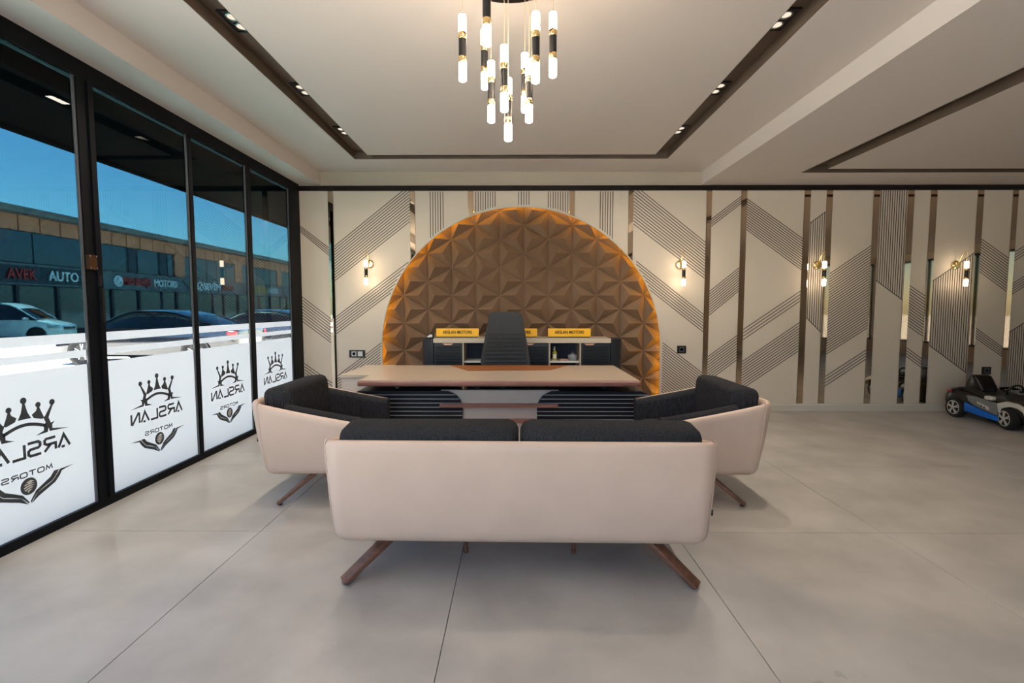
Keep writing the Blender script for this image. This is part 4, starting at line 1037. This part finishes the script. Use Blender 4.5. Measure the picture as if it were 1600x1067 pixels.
# ------------------------------------------------------------------ toy car (forward = local +X, nose towards the camera)
toy = thing('ride_on_toy_car', "child's ride-on electric car, black and grey with blue sills, by the right wall", 'toy car', (5.50, 5.52, 0), -PI / 2)
TW = .27
tl = [(-.50, .20, .22), (-.47, .25, .30), (-.36, .268, .345), (-.18, .268, .335), (0, .262, .30), (.2, .262, .295), (.36, .262, .30), (.50, .235, .245), (.57, .17, .18)]
b = nb(); loft(b, [body_ring(p[0], p[1], .065, p[2], .008) for p in catmull(tl, 4)]); body = obj('body_tub', b, 'toyblack', toy, smooth=50)
for s in (-1, 1):
    b = nb(); prism(b, [(-.165, .285), (-.05, .290), (.10, .275), (.20, .262), (.22, .20), (.21, .128), (.08, .150), (-.06, .185), (-.13, .225)], 'Y', s * .262, s * .282); d = obj('door', b, 'toygrey', toy, bevel=(.006, 2))
    b = nb(); rbox(b, -.10, -.035, s * .284 - .004, s * .284 + .004, .252, .266, .003, 2); obj('door_handle', b, 'toygrey', d)
    b = nb(); prism(b, [(-.02, .238), (.115, .205), (.13, .172), (.11, .170), (-.025, .222)], 'Y', s * .282, s * .2845); st = obj('sticker', b, 'toywhite', d)
    b = nb(); prism(b, [(.025, .213), (.04, .211), (.045, .196), (.03, .198)], 'Y', s * .2845, s * .286); prism(b, [(.06, .204), (.075, .200), (.08, .182), (.066, .186)], 'Y', s * .2845, s * .286); obj('sticker_mark', b, 'ink', st)
    b = nb(); prism(b, [(-.19, .195), (-.165, .20), (-.06, .172), (.08, .138), (.225, .118), (.22, .066), (-.18, .098)], 'Y', s * .250, s * .279); obj('blue_sill', b, 'toyblue', toy, bevel=(.004, 2))
    b = nb(); prism(b, [(.20, .262), (.30, .300), (.42, .292), (.55, .235), (.575, .165), (.50, .165), (.475, .215), (.42, .245), (.34, .250), (.27, .225), (.235, .165), (.22, .165)], 'Y', s * .245, s * .279); obj('front_fender', b, 'toywhite', toy, bevel=(.006, 2))
    b = nb(); rbox(b, -.425, -.375, s * .262 - .012, s * .262 + .010, .288, .312, .006, 2); obj('tail_lamp', b, 'red', toy, smooth=50)
    b = nb(); rbox(b, .10, .19, s * .30 - .03, s * .30 + .03, .288, .330, .014, 3); obj('side_mirror', b, 'toywhite', toy, smooth=50)
    wheel(toy, -.315, s * .245, .117, .085, s, 5, rimmat='toywhite')
    wheel(toy, .305, s * .245, .117, .085, s, 5, steer=math.radians(-11), rimmat='toywhite')
b = nb(); prism(b, [(-.41, .31), (-.38, .42), (-.335, .50), (-.28, .515), (-.245, .49), (-.18, .39), (-.15, .31)], 'Y', -.10, .10); obj('seat_back', b, 'toyblack', toy, bevel=(.03, 3))
for s in (-1, 1):
    b = nb(); tube(b, catmull([(-.30, s * .245, .345), (-.16, s * .25, .365), (0, s * .25, .335), (.13, s * .25, .290)], 4), .016, 8); obj('side_rail', b, 'toyblack', toy, smooth=60)
b = nb(); prism(b, [(.16, .295), (.30, .305), (.45, .285), (.56, .225), (.57, .20), (.44, .26), (.30, .285), (.17, .28)], 'Y', -.21, .21); obj('hood', b, 'toyblack', toy, bevel=(.004, 2))
b = nb(); prism(b, [(.27, .30), (.20, .350), (.21, .356), (.29, .306)], 'Y', -.21, .21); obj('windscreen', b, 'carglass', toy)
b = nb(); tube(b, [(.11 + .03 * math.sin(q), .08 * math.cos(q), .385 + .062 * math.sin(q)) for q in [2 * PI * k / 20 for k in range(20)]], .010, 6, closed=True); sw = obj('steering_wheel', b, 'toyblack', toy, smooth=60)
b = nb(); tube(b, [(.11, 0, .385), (.22, 0, .31)], .012, 8); tube(b, [(.11, -.075, .385), (.11, .075, .385)], .008, 6); obj('steering_column', b, 'toygrey', sw, smooth=60)
